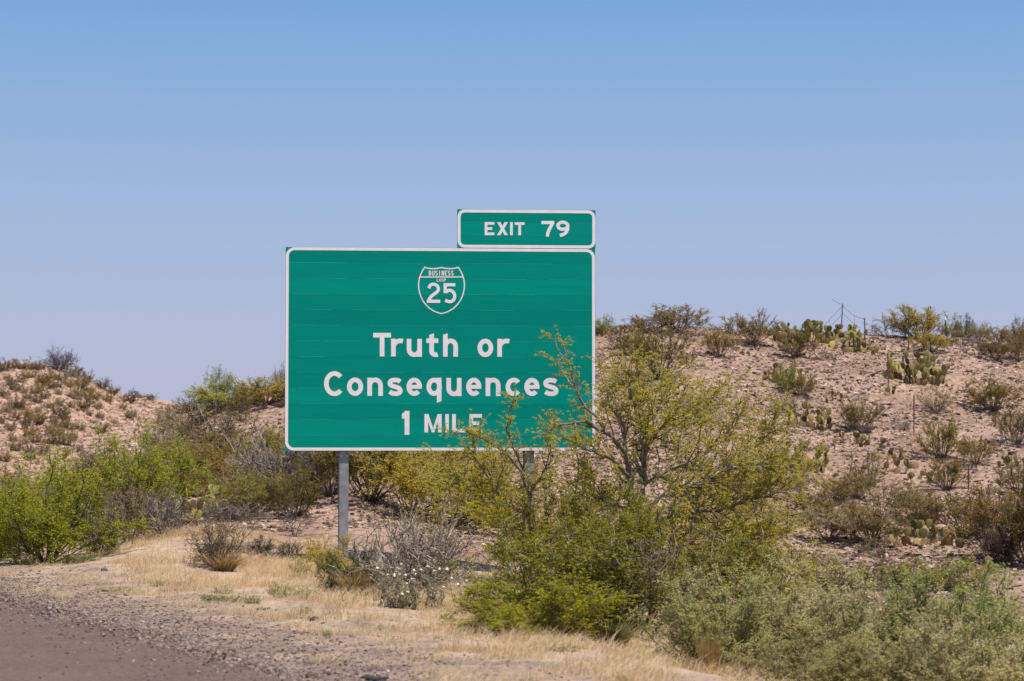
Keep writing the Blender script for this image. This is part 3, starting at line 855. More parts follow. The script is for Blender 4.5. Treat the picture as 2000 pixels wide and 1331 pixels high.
# ---- prickly pears
def pad_shape():
    nu, nv = 14, 9
    V = []; rim = []
    for a in range(nv):
        t = a / (nv - 1)
        ang = math.pi * t
        for b in range(nu):
            ph = 2 * math.pi * b / nu
            x = math.sin(ang) * math.cos(ph); y = math.sin(ang) * math.sin(ph); z = -math.cos(ang)
            w = .40 * (1 + .22 * z)
            V.append((x * w, y * .055, .5 + .5 * z))
            rim.append(max(0, 1 - abs(math.sin(ph)) * math.sin(ang) * 1.6))
    Q = [(a * nu + b, a * nu + (b + 1) % nu, (a + 1) * nu + (b + 1) % nu, (a + 1) * nu + b) for a in range(nv - 1) for b in range(nu)]
    return np.array(V), np.array(Q), np.array(rim)
PADV, PADQ, PADR = pad_shape()
def cactus_material():
    m, nt, out = new_mat("cactus_skin")
    oi = N(nt, "ShaderNodeObjectInfo"); geo = N(nt, "ShaderNodeNewGeometry")
    c = ramp(nt, geo.outputs['Random Per Island'], [(0, (.55, .66, .8)), (.4, (.95, 1, 1)), (.75, (1.3, 1.15, .85)), (1, (1.7, 1.2, .7))])
    c = mix(nt, c, oi.outputs['Color'], 1.0, 'MULTIPLY')
    a = N(nt, "ShaderNodeAttribute"); a.attribute_name = "rim"
    rm = ramp(nt, a.outputs['Fac'], [(.55, (0, 0, 0)), (.95, (1, 1, 1))])
    c = mix(nt, c, (.33, .24, .09), rm)
    tc = N(nt, "ShaderNodeTexCoord"); vo = N(nt, "ShaderNodeTexVoronoi"); vo.inputs['Scale'].default_value = 9
    nt.links.new(tc.outputs['Object'], vo.inputs['Vector'])
    c = mix(nt, c, ramp(nt, vo.outputs['Distance'], [(.1, (.75, .7, .55)), (.22, (1, 1, 1))]), .6, 'MULTIPLY')
    p = N(nt, "ShaderNodeBsdfPrincipled"); p.inputs['Roughness'].default_value = .55; p.inputs['Specular IOR Level'].default_value = .3
    nt.links.new(c, p.inputs['Base Color']); nt.links.new(p.outputs[0], out.inputs[0])
    return m
CACT = cactus_material()
PADM = make_mesh("pad", PADV, PADQ, attrs={"rim": PADR}, smooth=True); PADM.materials.append(CACT)
CG, CY, CD, CB, CT = (.205, .18, .055), (.34, .29, .065), (.11, .105, .036), (.19, .125, .065), (.46, .33, .17)

def cactus(u, w, h, label, n, pal, v=None, D=None, pad=None, split=True, group=None):
    rng = np.random.default_rng(int(u * 7 + n))
    p = at(u, D) if D is not None else hit(u, v)
    sc = p[1] / F; W, H = w * sc, h * sc
    ps = pad or .2
    r = empty("prickly_pear", (p[0], p[1], p[2] - .04)); tag(r, label, "cactus", group)
    pads = []
    def add(b_, d_, s_, lvl):
        f = rng.uniform(-1, 1); az = f * 1.1 if rng.random() < .6 else rng.uniform(0, 3.14)      # most pads turn a flat face to the road
        pads.append((b_, d_, s_, az + math.pi / 2, lvl))
    split = True; nb = max(3, int(n * .3))
    for i in range(nb):
        x = ((i + rng.uniform(.1, .9)) / nb - .5) * (W - ps * .55); y = rng.uniform(-.3, .3) * min(W, 1.2) * .8
        z = float(terrain(p[0] + x, p[1] + y)) - p[2] + .015
        add(np.array([x, y, z]), unit(np.array([rng.normal() * .18 + .35 * x / W, rng.normal() * .18, 1.0])), ps * rng.uniform(.85, 1.1), 0)
    i = 0; guard = 0
    while len(pads) < n and guard < 4000:
        guard += 1
        b_, d_, s_, a_, lvl = max((pads[k] for k in rng.integers(len(pads), size=2)), key=lambda q: q[4] + rng.normal() * .9)
        nr = np.array([math.cos(a_), math.sin(a_), 0]); nr = unit(nr - d_ * np.dot(nr, d_)); sd = np.cross(nr, d_)
        for q in range(1):
            th = rng.uniform(-.75, .75)
            b2 = b_ + d_ * s_ * (.5 + .45 * math.cos(th)) + sd * s_ * .42 * math.sin(th)
            d2 = unit(.5 * (d_ * math.cos(th) + sd * math.sin(th)) + nr * rng.normal() * .15 + np.array([.25 * b2[0] / W, 0, .62]))
            s2 = ps * rng.uniform(.72, 1.0)
            lim = H * (1 - .4 * min(1, abs(b2[0]) / (W * .55)) ** 2)
            if b2[2] + d2[2] * s2 > lim * 1.08 or abs(b2[0]) > W * .52: continue
            add(b2, d2, s2, lvl + 1)
    pads = pads[:n]
    mb = MB(); rims = []
    for b, d, s, a, lvl in pads:
        nr = np.array([math.cos(a), math.sin(a), 0]); nr = unit(nr - d * np.dot(nr, d)); sd = np.cross(nr, d)
        c = pal[rng.choice(len(pal))]
        if lvl == 0 and rng.random() < .6: c = CB
        j = rng.uniform(.75, 1.25)
        R = np.stack([sd, nr, d], 1)
        if split:
            o = obj("pad", PADM, None, r)
            M = np.eye(4); M[:3, :3] = R * s; M[:3, 3] = b
            o.matrix_basis = Matrix(M.tolist())
            o.color = (c[0] * j, c[1] * j, c[2] * j, 1)
        else:
            mb.add(PADV @ (R * s).T + b, PADQ); rims.append(PADR)
    if not split:
        me = mb.mesh("pads", attrs={"rim": np.concatenate(rims)}, smooth=True); me.materials.append(CACT)
        o = obj("pad_cluster", me, None, r); o.color = (*pal[0], 1)
    return r

# ---- the big mesquites in front of the sign, limb by limb
def unproj(u, v, D):
    r = ray(u, v); r = r / r[1]
    return np.array([r[0] * D, D, CH + r[2] * D])

def limb_tree(seed, name, label, D, base, limbs, col, stem, side=.55, every=.11, leaf_k=9, lL=.031, lW=.008, cat='tree', twn=5, dens=1.0, upb=.17, leaf_skip=0.0):
    rng = np.random.default_rng(seed)
    root_p = at(base, D)
    r = empty(name, tuple(root_p)); tag(r, label, cat)
    polys = []; A = []; B = []
    for lm in limbs:
        r0, r1 = lm[0]; pts = lm[1]
        P = np.array([unproj(u, v, D + dy) for u, v, dy in pts]) - root_p
        if len(pts) and pts[0][1] > 1090: P[0][2] = -.08
        seg = np.linalg.norm(np.diff(P, axis=0), axis=1); s = np.concatenate([[0], np.cumsum(seg)])
        m = max(4, int(s[-1] / .07)); t = np.linspace(0, s[-1], m)
        Q = np.stack([np.interp(t, s, P[:, k]) for k in range(3)], 1)
        jit = np.cumsum(rng.normal(size=(m, 3)) * .012, axis=0); jit -= np.linspace(0, 1, m)[:, None] * jit[-1]
        Q = Q + jit
        polys.append((Q, np.linspace(r0, r1, m) * .85 * (1 + .12 * rng.normal(size=m))))
        T = unit(np.gradient(Q, axis=0))
        start = lm[2] if len(lm) > 2 else .25
        ld = lm[3] if len(lm) > 3 else 1.0
        d = s[-1] * start
        while d < s[-1]:
            k = min(int(d / s[-1] * (m - 1)), m - 2)
            frac = d / s[-1]
            dd = T[k] * .95 + rng.normal(size=3) * .62 + np.array([0, 0, upb])
            L = side * rng.uniform(.4, 1.15) * (1.15 - .55 * frac) * (1 if ld > .6 else .5)
            Pb = branch(rng, Q[k], dd, L, 6, .17, np.array([0, 0, .02]))
            rb = min(r0, r1 + (r0 - r1) * (1 - frac)) * .42 + .003
            polys.append((Pb, np.linspace(rb, .003, 6)))
            for q in range(twn if ld > .6 else twn // 2 + 1):
                j = rng.integers(1, 6)
                d2 = unit(Pb[j] - Pb[j - 1]) + rng.normal(size=3) * .6 + np.array([0, 0, .05])
                Pt = branch(rng, Pb[j], d2, rng.uniform(.12, .34), 4, .2, np.array([0, 0, -.03]))
                polys.append((Pt, np.linspace(.0036, .002, 4)))
                if rng.random() > leaf_skip:
                    for i in range(3): A.append(Pt[i]); B.append(Pt[i + 1])
            A.append(Pb[3]); B.append(Pb[5])
            d += every * rng.uniform(.6, 1.5) / ld
    V, Qd = tubes(polys, 5)
    o = obj("trunk", make_mesh("trunk", V, Qd, smooth=True), BARK, r); o.color = (*stem, 1)
    A = np.array(A); B = np.array(B)
    nc = len(A)
    f = rng.uniform(0, 1, (nc, 1)); C = A * (1 - f) + B * f
    C = np.repeat(C, leaf_k, 0); Dr = np.repeat(unit(B - A), leaf_k, 0) * .45 + rng.normal(size=(nc * leaf_k, 3)) * .7 + np.array([0, 0, -.12])
    V, Qd = leaf_quads(C, Dr, lL * rng.uniform(.6, 1.2, len(C)), lW, rng)
    o = obj("crown", make_mesh("crown", V, Qd), LEAF, r); o.color = (col[0] * 1.45, col[1] * 1.45, col[2] * 1.3, 1)
    return r
# ------------------------------------------------------------------ what grows where
G_L = "shrubs of the thicket left of the sign"; G_H = "shrubs on the stony right hillside"; G_C = "shrubs along the right hilltop"
G_F = "small shrubs dotted over the far left hill"; G_S = "saltbushes at the lower right"; G_P = "prickly pears"

# --- right hilltop, left to right
plant('green', 1178, 46, 34, "bright green bush on the hilltop peeking out from behind the sign's right edge", v=652, col=(.2, .2, .03), group=G_C)
plant('creosote', 1258, 74, 32, "low pale olive creosote bush, leftmost on the hilltop right of the sign", v=650, group=G_C)
plant('creosote', 1326, 112, 52, "tall wide olive creosote bush standing against the sky nearest the sign", v=650, group=G_C, var=1)
plant('sparse', 1332, 38, 24, "tiny brown bush at the foot of the tall skyline creosote", v=661, col=BROWN, group=G_C)
plant('sparse', 1214, 52, 44, "thin brown bush on the slope just right of the sign", v=682, col=BROWN, group=G_H)
plant('creosote', 1404, 72, 50, "vase-shaped creosote bush casting a dark shadow just below the skyline", v=698, group=G_H, var=2)
plant('sparse', 1424, 66, 34, "pale see-through creosote bush on the skyline left of its taller neighbour", v=653, col=PALE, group=G_C)
plant('creosote', 1470, 80, 62, "upright creosote bush breaking the skyline left of the big hilltop cactus", v=674, group=G_C, var=3)
plant('creosote', 1556, 68, 54, "dark olive creosote bush growing in front of the hilltop cactus", v=698, col=(.13, .10, .022), group=G_H)
plant('sparse', 1608, 30, 26, "wispy dry twig bush below the hilltop cactus", v=703, col=BROWN, group=G_H)
plant('sparse', 1736, 62, 46, "pale grey-green bush on the skyline right of the short fence post", v=660, col=GRAYG, group=G_C, var=0)
plant('creosote', 1800, 122, 62, "largest golden olive bush on the skyline between two black fence posts", v=664, col=YOL, group=G_C, var=1)
plant('sparse', 1768, 34, 66, "thin pale green twigs rising left of the golden skyline bush", v=662, col=GRAYG, group=G_C)
plant('creosote', 1852, 40, 36, "dark bush behind the rightmost black skyline post", v=668, col=DOLIVE, group=G_C)
plant('sparse', 1878, 56, 42, "brown twiggy bush in front of the round dark green tree", v=676, col=BROWN, group=G_C)
plant('creosote', 1912, 50, 36, "grey-olive bush behind the fallen planks", v=668, col=PALE, group=G_C)
plant('creosote', 1948, 66, 34, "olive bush on the skyline right of the fallen planks", v=674, group=G_C)
plant('creosote', 1990, 60, 40, "brown olive bush at the far right end of the skyline", v=682, col=(.16, .10, .025), group=G_C)
plant('creosote', 1815, 70, 40, "yellow-olive bush directly behind the biggest cactus", v=690, col=YOL, group=G_H)
plant('creosote', 1945, 74, 34, "low dark bush below the fallen planks", v=704, col=DOLIVE, group=G_H, var=2)
plant('creosote', 1990, 60, 48, "brownish bush at the right edge under the skyline", v=706, col=(.15, .10, .03), group=G_H)
r_ = plant('dense', 1884, 38, 52, "small rounded dark green tree poking above the hilltop bushes", D=83, col=(.055, .09, .022), name='juniper_tree', cat='tree')
plant('dense', 2004, 50, 46, "brown-green tree crown cut by the right edge of the picture", D=82, col=(.12, .11, .02), name='juniper_tree', cat='tree')

# --- right hillside
plant('green', 1540, 58, 54, "bright green bush between a dry cactus and bare pale soil", v=765, col=(.17, .18, .02), group=G_H)
plant('creosote', 1567, 50, 42, "olive bush hugging the right side of the bright green one", v=775, group=G_H)
plant('sparse', 1524, 54, 42, "grey-olive bush above the yellow cactus pads", v=806, col=PALE, group=G_H)
plant('dome', 1830, 66, 44, "rounded grey-olive broom-like bush on bare stones below the big cactus", v=803, col=PALE, group=G_H)
plant('creosote', 1940, 106, 60, "wide flat-topped creosote bush beside the pale washed-out strip", v=802, group=G_H, var=1)
plant('creosote', 1676, 80, 62, "loose creosote bush right of the yellow-padded cactus", v=843, group=G_H, var=3)
plant('dome', 1691, 30, 22, "small grey round bush at the foot of the loose creosote", v=847, col=PURP, stem=GSTEM, group=G_H)
plant('dome', 1763, 32, 24, "little purplish round bush left of the leaning rust post", v=840, col=PURP, stem=GSTEM, group=G_H)
plant('creosote', 1840, 92, 76, "golden creosote bush with a rusty post standing inside it", v=897, col=(.165, .125, .022), group=G_H, var=0)
plant('creosote', 1906, 70, 52, "round creosote bush on the hillside right of the one with the post", v=908, group=G_H, var=2)
plant('creosote', 1985, 80, 66, "dark bush leaving the picture at the right edge, mid slope", v=868, col=DOLIVE, group=G_H)
plant('creosote', 1990, 90, 62, "dark olive bush at the right edge beside the lowest fence post", v=968, col=DOLIVE, group=G_H, var=1)
plant('creosote', 1850, 86, 62, "creosote bush with pale bare stems downhill of the golden one", v=957, col=(.16, .12, .025), group=G_H)
plant('sparse', 1690, 110, 62, "sparse wide bush behind the tips of the mesquite branches", v=948, group=G_H)
plant('creosote', 1640, 76, 52, "dark-footed bush on the lower slope beside the mesquite tips", v=982, group=G_H, var=3)
plant('creosote', 1672, 84, 44, "low bush touching the dark-footed one on its right", v=972, col=(.13, .10, .022), group=G_H)
plant('sparse', 1724, 74, 74, "upright open bush with a bare black foot on the lower slope", v=1010, col=(.14, .12, .025), group=G_H, var=1)
plant('creosote', 1778, 66, 42, "small bush sheltering grey cactus pads on the lower slope", v=992, col=PALE, group=G_H)
plant('creosote', 1700, 150, 56, "low spreading brown-olive bush left of the cactus row", v=1058, col=(.135, .095, .018), group=G_H, var=1)
plant('creosote', 1620, 110, 60, "low grey-green bush under the mesquite's right-hand tips", v=1056, col=PALE, group=G_H, var=2)
plant('creosote', 1780, 100, 46, "olive bush just behind the cactus row", v=1042, col=(.14, .10, .02), group=G_H)
plant('creosote', 1888, 150, 92, "broad golden brown bush at the foot of the hill", v=1048, col=(.16, .108, .02), group=G_H, var=3)
plant('creosote', 1955, 170, 128, "tall golden brown bush with pale twigs near the right edge", v=1092, col=(.16, .105, .018), group=G_H, var=0)
plant('creosote', 2010, 130, 150, "dark bush filling the right edge above the saltbushes", D=46.0, col=(.10, .075, .016), stem=DSTEM, group=G_H, var=2)
plant('dead', 1948, 110, 84, "tangle of bare brown twigs under the tall golden brown bush", D=46.2, stem=(.12, .085, .065), cat='dead shrub', group=G_H)
plant('sparse', 1722, 54, 54, "grey half-leafless bush standing on the bare sandy patch", v=1108, col=BROWN, group=G_H, var=2)
plant('sparse', 1692, 34, 38, "dry little bush at the left rim of the sandy patch", v=1086, col=TAN, group=G_H)
for u_, w_, h_, l_ in ((1600, 90, 72, "leafy sprigs at the foot of the mesquite's lowest branches"), (1652, 80, 58, "olive sprigs left of the sandy patch"),
                       (1712, 84, 52, "olive sprigs below the grey bush on sand"), (1772, 90, 58, "olive sprigs in front of the open sand"),
                       (1838, 92, 60, "olive sprigs rising behind the greenest saltbush"), (1896, 80, 56, "olive sprigs behind the right end of the green saltbush")):
    plant('airy', u_, w_, h_, l_, D=42.0, col=(.17, .145, .016), group="sprigs along the ditch")

# --- thicket left of the sign
plant('green', 92, 262, 178, "big bright green bush with a dark forked trunk at the lower left", D=41.8, col=BRIGHT, stem=DSTEM, group=G_L, var=0)
plant('green', 0, 170, 132, "green bush cut by the left edge of the picture", D=44.0, col=GREEN, stem=DSTEM, group=G_L, var=1)
plant('green', 176, 280, 160, "wide sunlit yellow-green bush behind the forked one", D=52, col=(.2, .205, .009), group=G_L, var=2)
plant('green', 282, 200, 176, "light green bush with upright wands left of the pale cactus", D=50.5, col=(.195, .205, .012), group=G_L, var=0)
plant('green', 60, 210, 118, "mid green bush above the forked one, near the left edge", D=57, col=GREEN, group=G_L, var=1)
plant('airy', 6, 150, 110, "olive bush at the left edge below the pink hill", D=61, col=OLIVE, group=G_L)
plant('dead', 192, 110, 104, "dense grey leafless bush right of the bright green one", D=43.6, stem=(.22, .18, .16), cat='dead shrub', group=G_L, var=0)
plant('rusty', 252, 120, 112, "rust-brown dry bush between two grey leafless ones", D=44.4, col=RUST, group=G_L)
plant('dead', 322, 110, 88, "pale grey leafless bush beside the tall cactus pads", D=44.2, stem=(.25, .21, .18), cat='dead shrub', group=G_L, var=1)
plant('dense', 221, 26, 38, "tiny dark green bush at the foot of the rust-brown one", D=42.6, col=DARK, group=G_L)
plant('rusty', 48, 130, 84, "brown-olive bush at the foot of the pink hill, second from the left edge", D=66, col=BROWN, group=G_L)
plant('airy', 128, 140, 86, "dark olive bush at the foot of the pink hill above the yellow-green one", D=65, col=DOLIVE, group=G_L)
plant('green', 166, 130, 76, "deep green bush in the hollow under the pink hill", D=68, col=(.13, .135, .010), group=G_L)
plant('airy', 244, 136, 86, "dark-limbed olive bush left of the pinkish boulder", D=62.5, col=OLIVE, stem=DSTEM, group=G_L, var=0)
plant('dead', 172, 76, 58, "hazy purple-grey bush where the pink hill meets the thicket", D=88, stem=(.21, .17, .17), cat='dead shrub', group=G_L)
plant('airy', 268, 84, 50, "yellow-green bush on the rim behind the dark-limbed one", D=74, col=(.2, .2, .03), group=G_L)
plant('dome', 306, 58, 44, "straw-coloured bush above the olive ones on the middle rise", D=72, col=TAN, group=G_L)
plant('dense', 314, 44, 28, "small vivid green bush on the pink slope", D=96, col=(.12, .19, .02), group=G_L)
plant('rusty', 290, 34, 34, "brown dry bush beside the small vivid green one", D=97, col=BROWN, group=G_L)
plant('airy', 440, 160, 52, "tall fresh green bush with wands against the sky", D=69.5, col=(.21, .22, .03), group=G_L, var=1)
plant('airy', 430, 60, 74, "slender green wands reaching highest left of the sign", D=70.5, col=(.21, .22, .04), group=G_L, var=2)
plant('airy', 352, 100, 56, "grey-green wand bush left of the tall fresh green one", D=69, col=GRAYG, group=G_L)
plant('rusty', 380, 96, 42, "brown-olive bush on the rim left of the tall fresh green one", D=73, col=(.16, .12, .035), group=G_L)
plant('rusty', 327, 54, 40, "reddish brown bush alone on the pale saddle", D=108, col=RUST, group=G_L)
plant('creosote', 522, 124, 52, "golden olive bush on the rim touching the sign's left edge", D=69, col=YOL, group=G_L, var=1)
plant('creosote', 492, 70, 44, "green-olive bush between the tall green one and the golden rim bush", D=70, col=(.17, .17, .025), group=G_L)
plant('dead', 549, 34, 50, "thin grey leafless twigs sticking up at the sign's left edge", D=72.5, stem=GSTEM, cat='dead shrub', group=G_L)
plant('sparse', 470, 60, 62, "black-stemmed bush leaning at the top of the stony bank", D=67, stem=DSTEM, col=DOLIVE, group=G_L)
plant('rusty', 432, 170, 92, "broad brown-olive bush under the stony bank", D=61, col=(.155, .115, .025), group=G_L, var=1)
plant('airy', 356, 140, 84, "dark olive bush above the black-shadowed cactus", D=59, col=(.12, .10, .018), group=G_L)
plant('airy', 398, 150, 80, "olive bush right of the black-shadowed cactus", D=56.5, col=OLIVE, group=G_L, var=2)
plant('dead', 332, 60, 46, "faint grey twig bush on the middle rise", D=66, stem=GSTEM, cat='dead shrub', group=G_L, var=2)
plant('dead', 536, 160, 128, "largest silver-grey leafless bush below the sign's lower left corner", D=51.5, stem=(.30, .25, .22), cat='dead shrub', group=G_L, var=0)
plant('dead', 612, 100, 110, "silver-grey leafless bush just left of the steel post", D=51.0, stem=(.27, .225, .195), cat='dead shrub', group=G_L, var=2)
plant('airy', 452, 140, 92, "olive bush left of the largest silver-grey one", D=53.5, col=OLIVE, group=G_L, var=0)
plant('airy', 505, 120, 70, "yellow-green bush behind the largest silver-grey one", D=57.5, col=(.17, .16, .02), group=G_L, var=1)
plant('creosote', 566, 110, 70, "olive bush close under the sign's lower left corner", D=58, group=G_L)
plant('airy', 486, 190, 74, "low arching olive bush on the crest of the grassy bank", D=48.6, col=(.14, .12, .015), stem=GSTEM, group=G_L, var=2)
plant('dead', 452, 130, 36, "sprawl of grey fallen twigs on the grassy bank", D=47.4, stem=(.24, .20, .175), cat='dead shrub', group=G_L, var=1)
plant('creosote', 577, 96, 92, "narrow-footed olive bush on bare soil left of the steel post", D=47.6, col=(.12, .10, .02), stem=DSTEM, group=G_L, var=3)
plant('creosote', 646, 110, 104, "green-olive bush behind the steel post", D=50.6, col=(.15, .13, .016), group=G_L, var=0)
plant('creosote', 724, 170, 124, "big dark-stemmed olive bush right of the steel post", D=49.2, col=(.14, .118, .016), stem=DSTEM, group=G_L, var=2)
plant('airy', 800, 190, 142, "yellow-olive bush under the middle of the sign", D=48.2, col=YOL, group=G_L, var=1)
plant('airy', 884, 190, 150, "yellow-olive bush under the sign, left of the mesquite stems", D=47.4, col=(.26, .225, .016), group=G_L, var=0)
plant('airy', 975, 170, 130, "shadowed olive bush behind the mesquite stems", D=49, col=OLIVE, group=G_L, var=2)
plant('creosote', 1290, 130, 100, "brown-olive bush on the slope behind the mesquite crown", D=67, col=(.15, .115, .022), group=G_H, var=1)
plant('creosote', 1238, 66, 46, "dim olive bush behind the top of the mesquite crown", D=71, col=DOLIVE, group=G_H)
plant('sparse', 1375, 90, 70, "thin bush glimpsed through the mesquite's right side", D=62, col=(.16, .13, .02), group=G_H)
plant('creosote', 1450, 110, 70, "low olive bush glimpsed behind the mesquite's right branches", D=54, group=G_H)
plant('airy', 1525, 130, 84, "yellow-green bush just right of the mesquite crown", D=57, col=(.20, .175, .02), group=G_H, var=1)
plant('sapling', 580, 74, 66, "bare little sapling on the stony bank left of the steel post", D=44.2, col=BROWN, stem=(.15, .12, .10), cat='sapling')
plant('sapling', 492, 50, 44, "faint bare twigs sprouting on the grassy bank", D=45, col=BROWN, stem=(.2, .16, .13), cat='sapling')
plant('rusty', 424, 128, 92, "isolated brown bush alone on the dry grass left of the post", D=38.7, col=(.165, .12, .05), group=G_L, var=0)

plant('green', 340, 170, 100, "light green bush behind the pale grey leafless one", D=54.5, col=(.17, .175, .012), group=G_L, var=1)
plant('airy', 560, 130, 96, "olive-green bush between the two silver-grey leafless ones", D=53.6, col=(.17, .14, .018), group=G_L, var=1)
plant('airy', 520, 150, 84, "fresh olive bush in front of the silver-grey ones", D=49.6, col=(.18, .145, .018), group=G_L, var=0)
plant('airy', 842, 180, 110, "dull olive bush deeper under the middle of the sign", D=53, col=(.18, .14, .02), group=G_L, var=2)
plant('creosote', 760, 150, 100, "brown-olive bush deeper under the sign, right of the post", D=55, col=OLIVE, group=G_L, var=1)
plant('airy', 1330, 230, 150, "yellow-green bush behind the mesquite's lower right branches", D=42.5, col=(.24, .2, .018), group=G_H, var=0)
plant('airy', 1440, 210, 130, "second yellow-green bush behind the mesquite's lowest branches", D=44.5, col=(.23, .195, .02), group=G_H, var=2)
plant('airy', 1180, 200, 150, "shaded olive bush just behind the trunk of the large mesquite", D=43.5, col=(.19, .155, .018), group=G_H, var=1)

plant('rusty', 508, 64, 36, "low dry weed clump on the straw between the brown bush and the post", D=41.7, col=TAN, group=G_L, var=1)
plant('rusty', 566, 60, 34, "low grey-green weed clump left of the steel post, nearest it", D=41.6, col=PALE, group=G_L, var=0)

# --- far left hill: the larger ones one by one, the specks share one label
plant('dead', 114, 66, 42, "bare grey tree standing on the far left hilltop", v=724, stem=(.15, .12, .125), cat='dead tree', name='bare_tree', var=1)
FAR = [
    (42, 722, 50, 20, "long low bush on the far left hilltop, left of the bare tree", OLIVE), (8, 724, 34, 22, "hilltop bush at the far left edge", DOLIVE),
    (76, 723, 32, 18, "round bush on the hilltop next to the bare tree", OLIVE), (142, 737, 40, 24, "dark bush just right of the bare hilltop tree", BROWN),
    (173, 746, 26, 20, "bush high on the hill's right shoulder", DOLIVE), (201, 760, 32, 20, "bush midway down the hill's right shoulder", DOLIVE),
    (221, 771, 26, 16, "bush low on the hill's right shoulder", DOLIVE), (211, 787, 22, 20, "bush under the lowest shoulder bush", OLIVE),
    (253, 788, 40, 24, "brown bush at the left end of the pale saddle", BROWN), (287, 781, 42, 12, "low dark strip of bush along the far saddle rim", DOLIVE),
    (158, 757, 34, 24, "dark bush below the shoulder, upper of three in a column", DOLIVE), (170, 783, 34, 24, "green-brown bush, middle of three in a column", OLIVE),
    (162, 800, 40, 24, "brown-green bush, lowest of three in a column", DOLIVE), (116, 814, 40, 26, "brown bush pair at the centre of the pink hill", BROWN),
    (118, 872, 52, 34, "brown bush low on the pink hill left of the purple one", BROWN), (68, 868, 30, 24, "olive bush low on the pink hill", OLIVE),
    (56, 897, 36, 20, "grey-olive bush at the very foot of the pink hill", PALE), (257, 818, 24, 20, "green bush alone on the pale saddle slope", (.13, .15, .05)),
    (222, 830, 18, 14, "little grey-green bush left of the lone green one", GRAYG), (65, 828, 46, 28, "olive bush cluster on the left flank of the pink hill", OLIVE),
    (28, 765, 36, 24, "brown bush high on the left flank of the pink hill", BROWN), (30, 800, 40, 26, "dark bush at mid height near the left edge of the hill", DOLIVE)]
for u_, v2_, w_, h_, l_, c_ in FAR:
    plant('tuft', u_, w_, h_, l_, v=v2_, col=c_, group=G_F)
SPECK = [(52, 740), (65, 739), (104, 741), (123, 747), (133, 757), (101, 760), (80, 763), (115, 771), (70, 769), (52, 781), (88, 779), (146, 780), (117, 792),
         (73, 789), (41, 797), (12, 808), (97, 798), (105, 826), (80, 829), (72, 846), (57, 852), (22, 842), (25, 862), (175, 812), (140, 797), (190, 800),
         (8, 778), (14, 742), (90, 752), (40, 748), (134, 838), (33, 880), (8, 900), (85, 889), (200, 845), (155, 842), (240, 800), (128, 822), (20, 752), (48, 768), (84, 748), (112, 758), (150, 772), (176, 768), (186, 782), (30, 822), (48, 838), (96, 842), (110, 852), (142, 860), (90, 870), (46, 868), (16, 882), (60, 884), (112, 836), (182, 830), (196, 818), (150, 882), (128, 892), (75, 805), (54, 815), (5, 826)]
for i_, (u_, v2_) in enumerate(SPECK):
    s_ = _rng.uniform(.75, 1.35)
    plant('tuft', u_, 21 * s_, 15 * s_, "small dark speck of a shrub dotted on the far pink hill", v=v2_, col=[OLIVE, BROWN, DOLIVE, PALE][i_ % 4], group="tiny shrubs on the far pink hill")

plant('creosote', 1582, 90, 52, "brown-olive bush at the mesquite's right tips on the lower slope", v=1012, group=G_H, var=0)
plant('creosote', 1652, 110, 50, "low brown-olive bush between the dark-footed one and the spreading one", v=1030, col=(.16, .115, .022), group=G_H, var=2)
plant('sparse', 1560, 80, 54, "thin dry bush under the green prickly pear", v=958, col=BROWN, group=G_H)
plant('creosote', 1800, 80, 44, "small olive bush above the cactus row", v=1016, col=(.17, .12, .025), group=G_H)
plant('airy', 1042, 170, 170, "feathery yellow-green bush hiding the right-hand steel post", D=39.8, col=(.23, .2, .016), group="bushes below the mesquites", var=1)

# --- cacti
LIVE = [CG, CG, CG, CY, CD, CG, CB]
cactus(1572, 126, 44, "wide sprawling prickly pear on the skyline left of the tallest fence post", 96, LIVE, v=668, pad=.23, group=G_P)
cactus(1656, 72, 34, "prickly pear on the skyline between the two joined fence posts", 34, LIVE, v=664, pad=.21, group=G_P)
cactus(1681, 72, 46, "compact prickly pear around the foot of the short fence post", 50, LIVE, v=688, pad=.21, group=G_P)
cactus(1790, 122, 78, "biggest prickly pear, a rounded mound of pads on the right hillside", 100, [CG, CG, CD, CY, CG, CG, CD, CB], v=748, pad=.26, group=G_P)
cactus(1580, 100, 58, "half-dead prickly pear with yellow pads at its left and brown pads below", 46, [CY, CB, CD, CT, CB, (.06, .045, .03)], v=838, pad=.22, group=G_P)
cactus(1566, 96, 66, "green prickly pear half hidden by the mesquite's right branches", 58, [CG, CD, CG, CY], v=917, group=G_P)
cactus(1808, 150, 52, "row of large pads along the upper rim of the sandy patch", 44, [CG, CB, CT, CD, CG, CB], v=1066, pad=.24, group=G_P)
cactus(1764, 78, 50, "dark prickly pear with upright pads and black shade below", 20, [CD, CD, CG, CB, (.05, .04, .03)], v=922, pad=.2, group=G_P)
cactus(1802, 66, 26, "low ragged prickly pear beside the dark upright one", 14, [CD, CB, CG], v=940, pad=.17, split=False, group=G_P)
cactus(1976, 56, 32, "blue-green prickly pear near the right edge of the hillside", 18, [CD, CD, CG], v=916, pad=.18, split=False, group=G_P)
cactus(1500, 46, 46, "dry brownish prickly pear left of the bright green hillside bush", 20, [CB, CG, CB], v=745, pad=.17, split=False, group=G_P)
cactus(1552, 44, 48, "brown-tipped prickly pear behind the bright green hillside bush", 18, [(.2, .15, .05), CG], v=752, pad=.16, split=False, group=G_P)
cactus(1736, 50, 20, "flattened dark prickly pear at the foot of the post by the biggest one", 12, [CD, CB], v=772, pad=.15, split=False, group=G_P)
cactus(1628, 50, 24, "withered brown prickly pear above the loose creosote", 10, [CB, CB], v=787, pad=.17, split=False, group=G_P)
cactus(1655, 66, 32, "collapsed prickly pear with pale fallen pads", 14, [CB, CT, CD], v=868, pad=.2, split=False, group=G_P)
cactus(1700, 50, 28, "dead brown prickly pear right of the collapsed one", 12, [CB, (.1, .07, .05)], v=874, pad=.18, split=False, group=G_P)
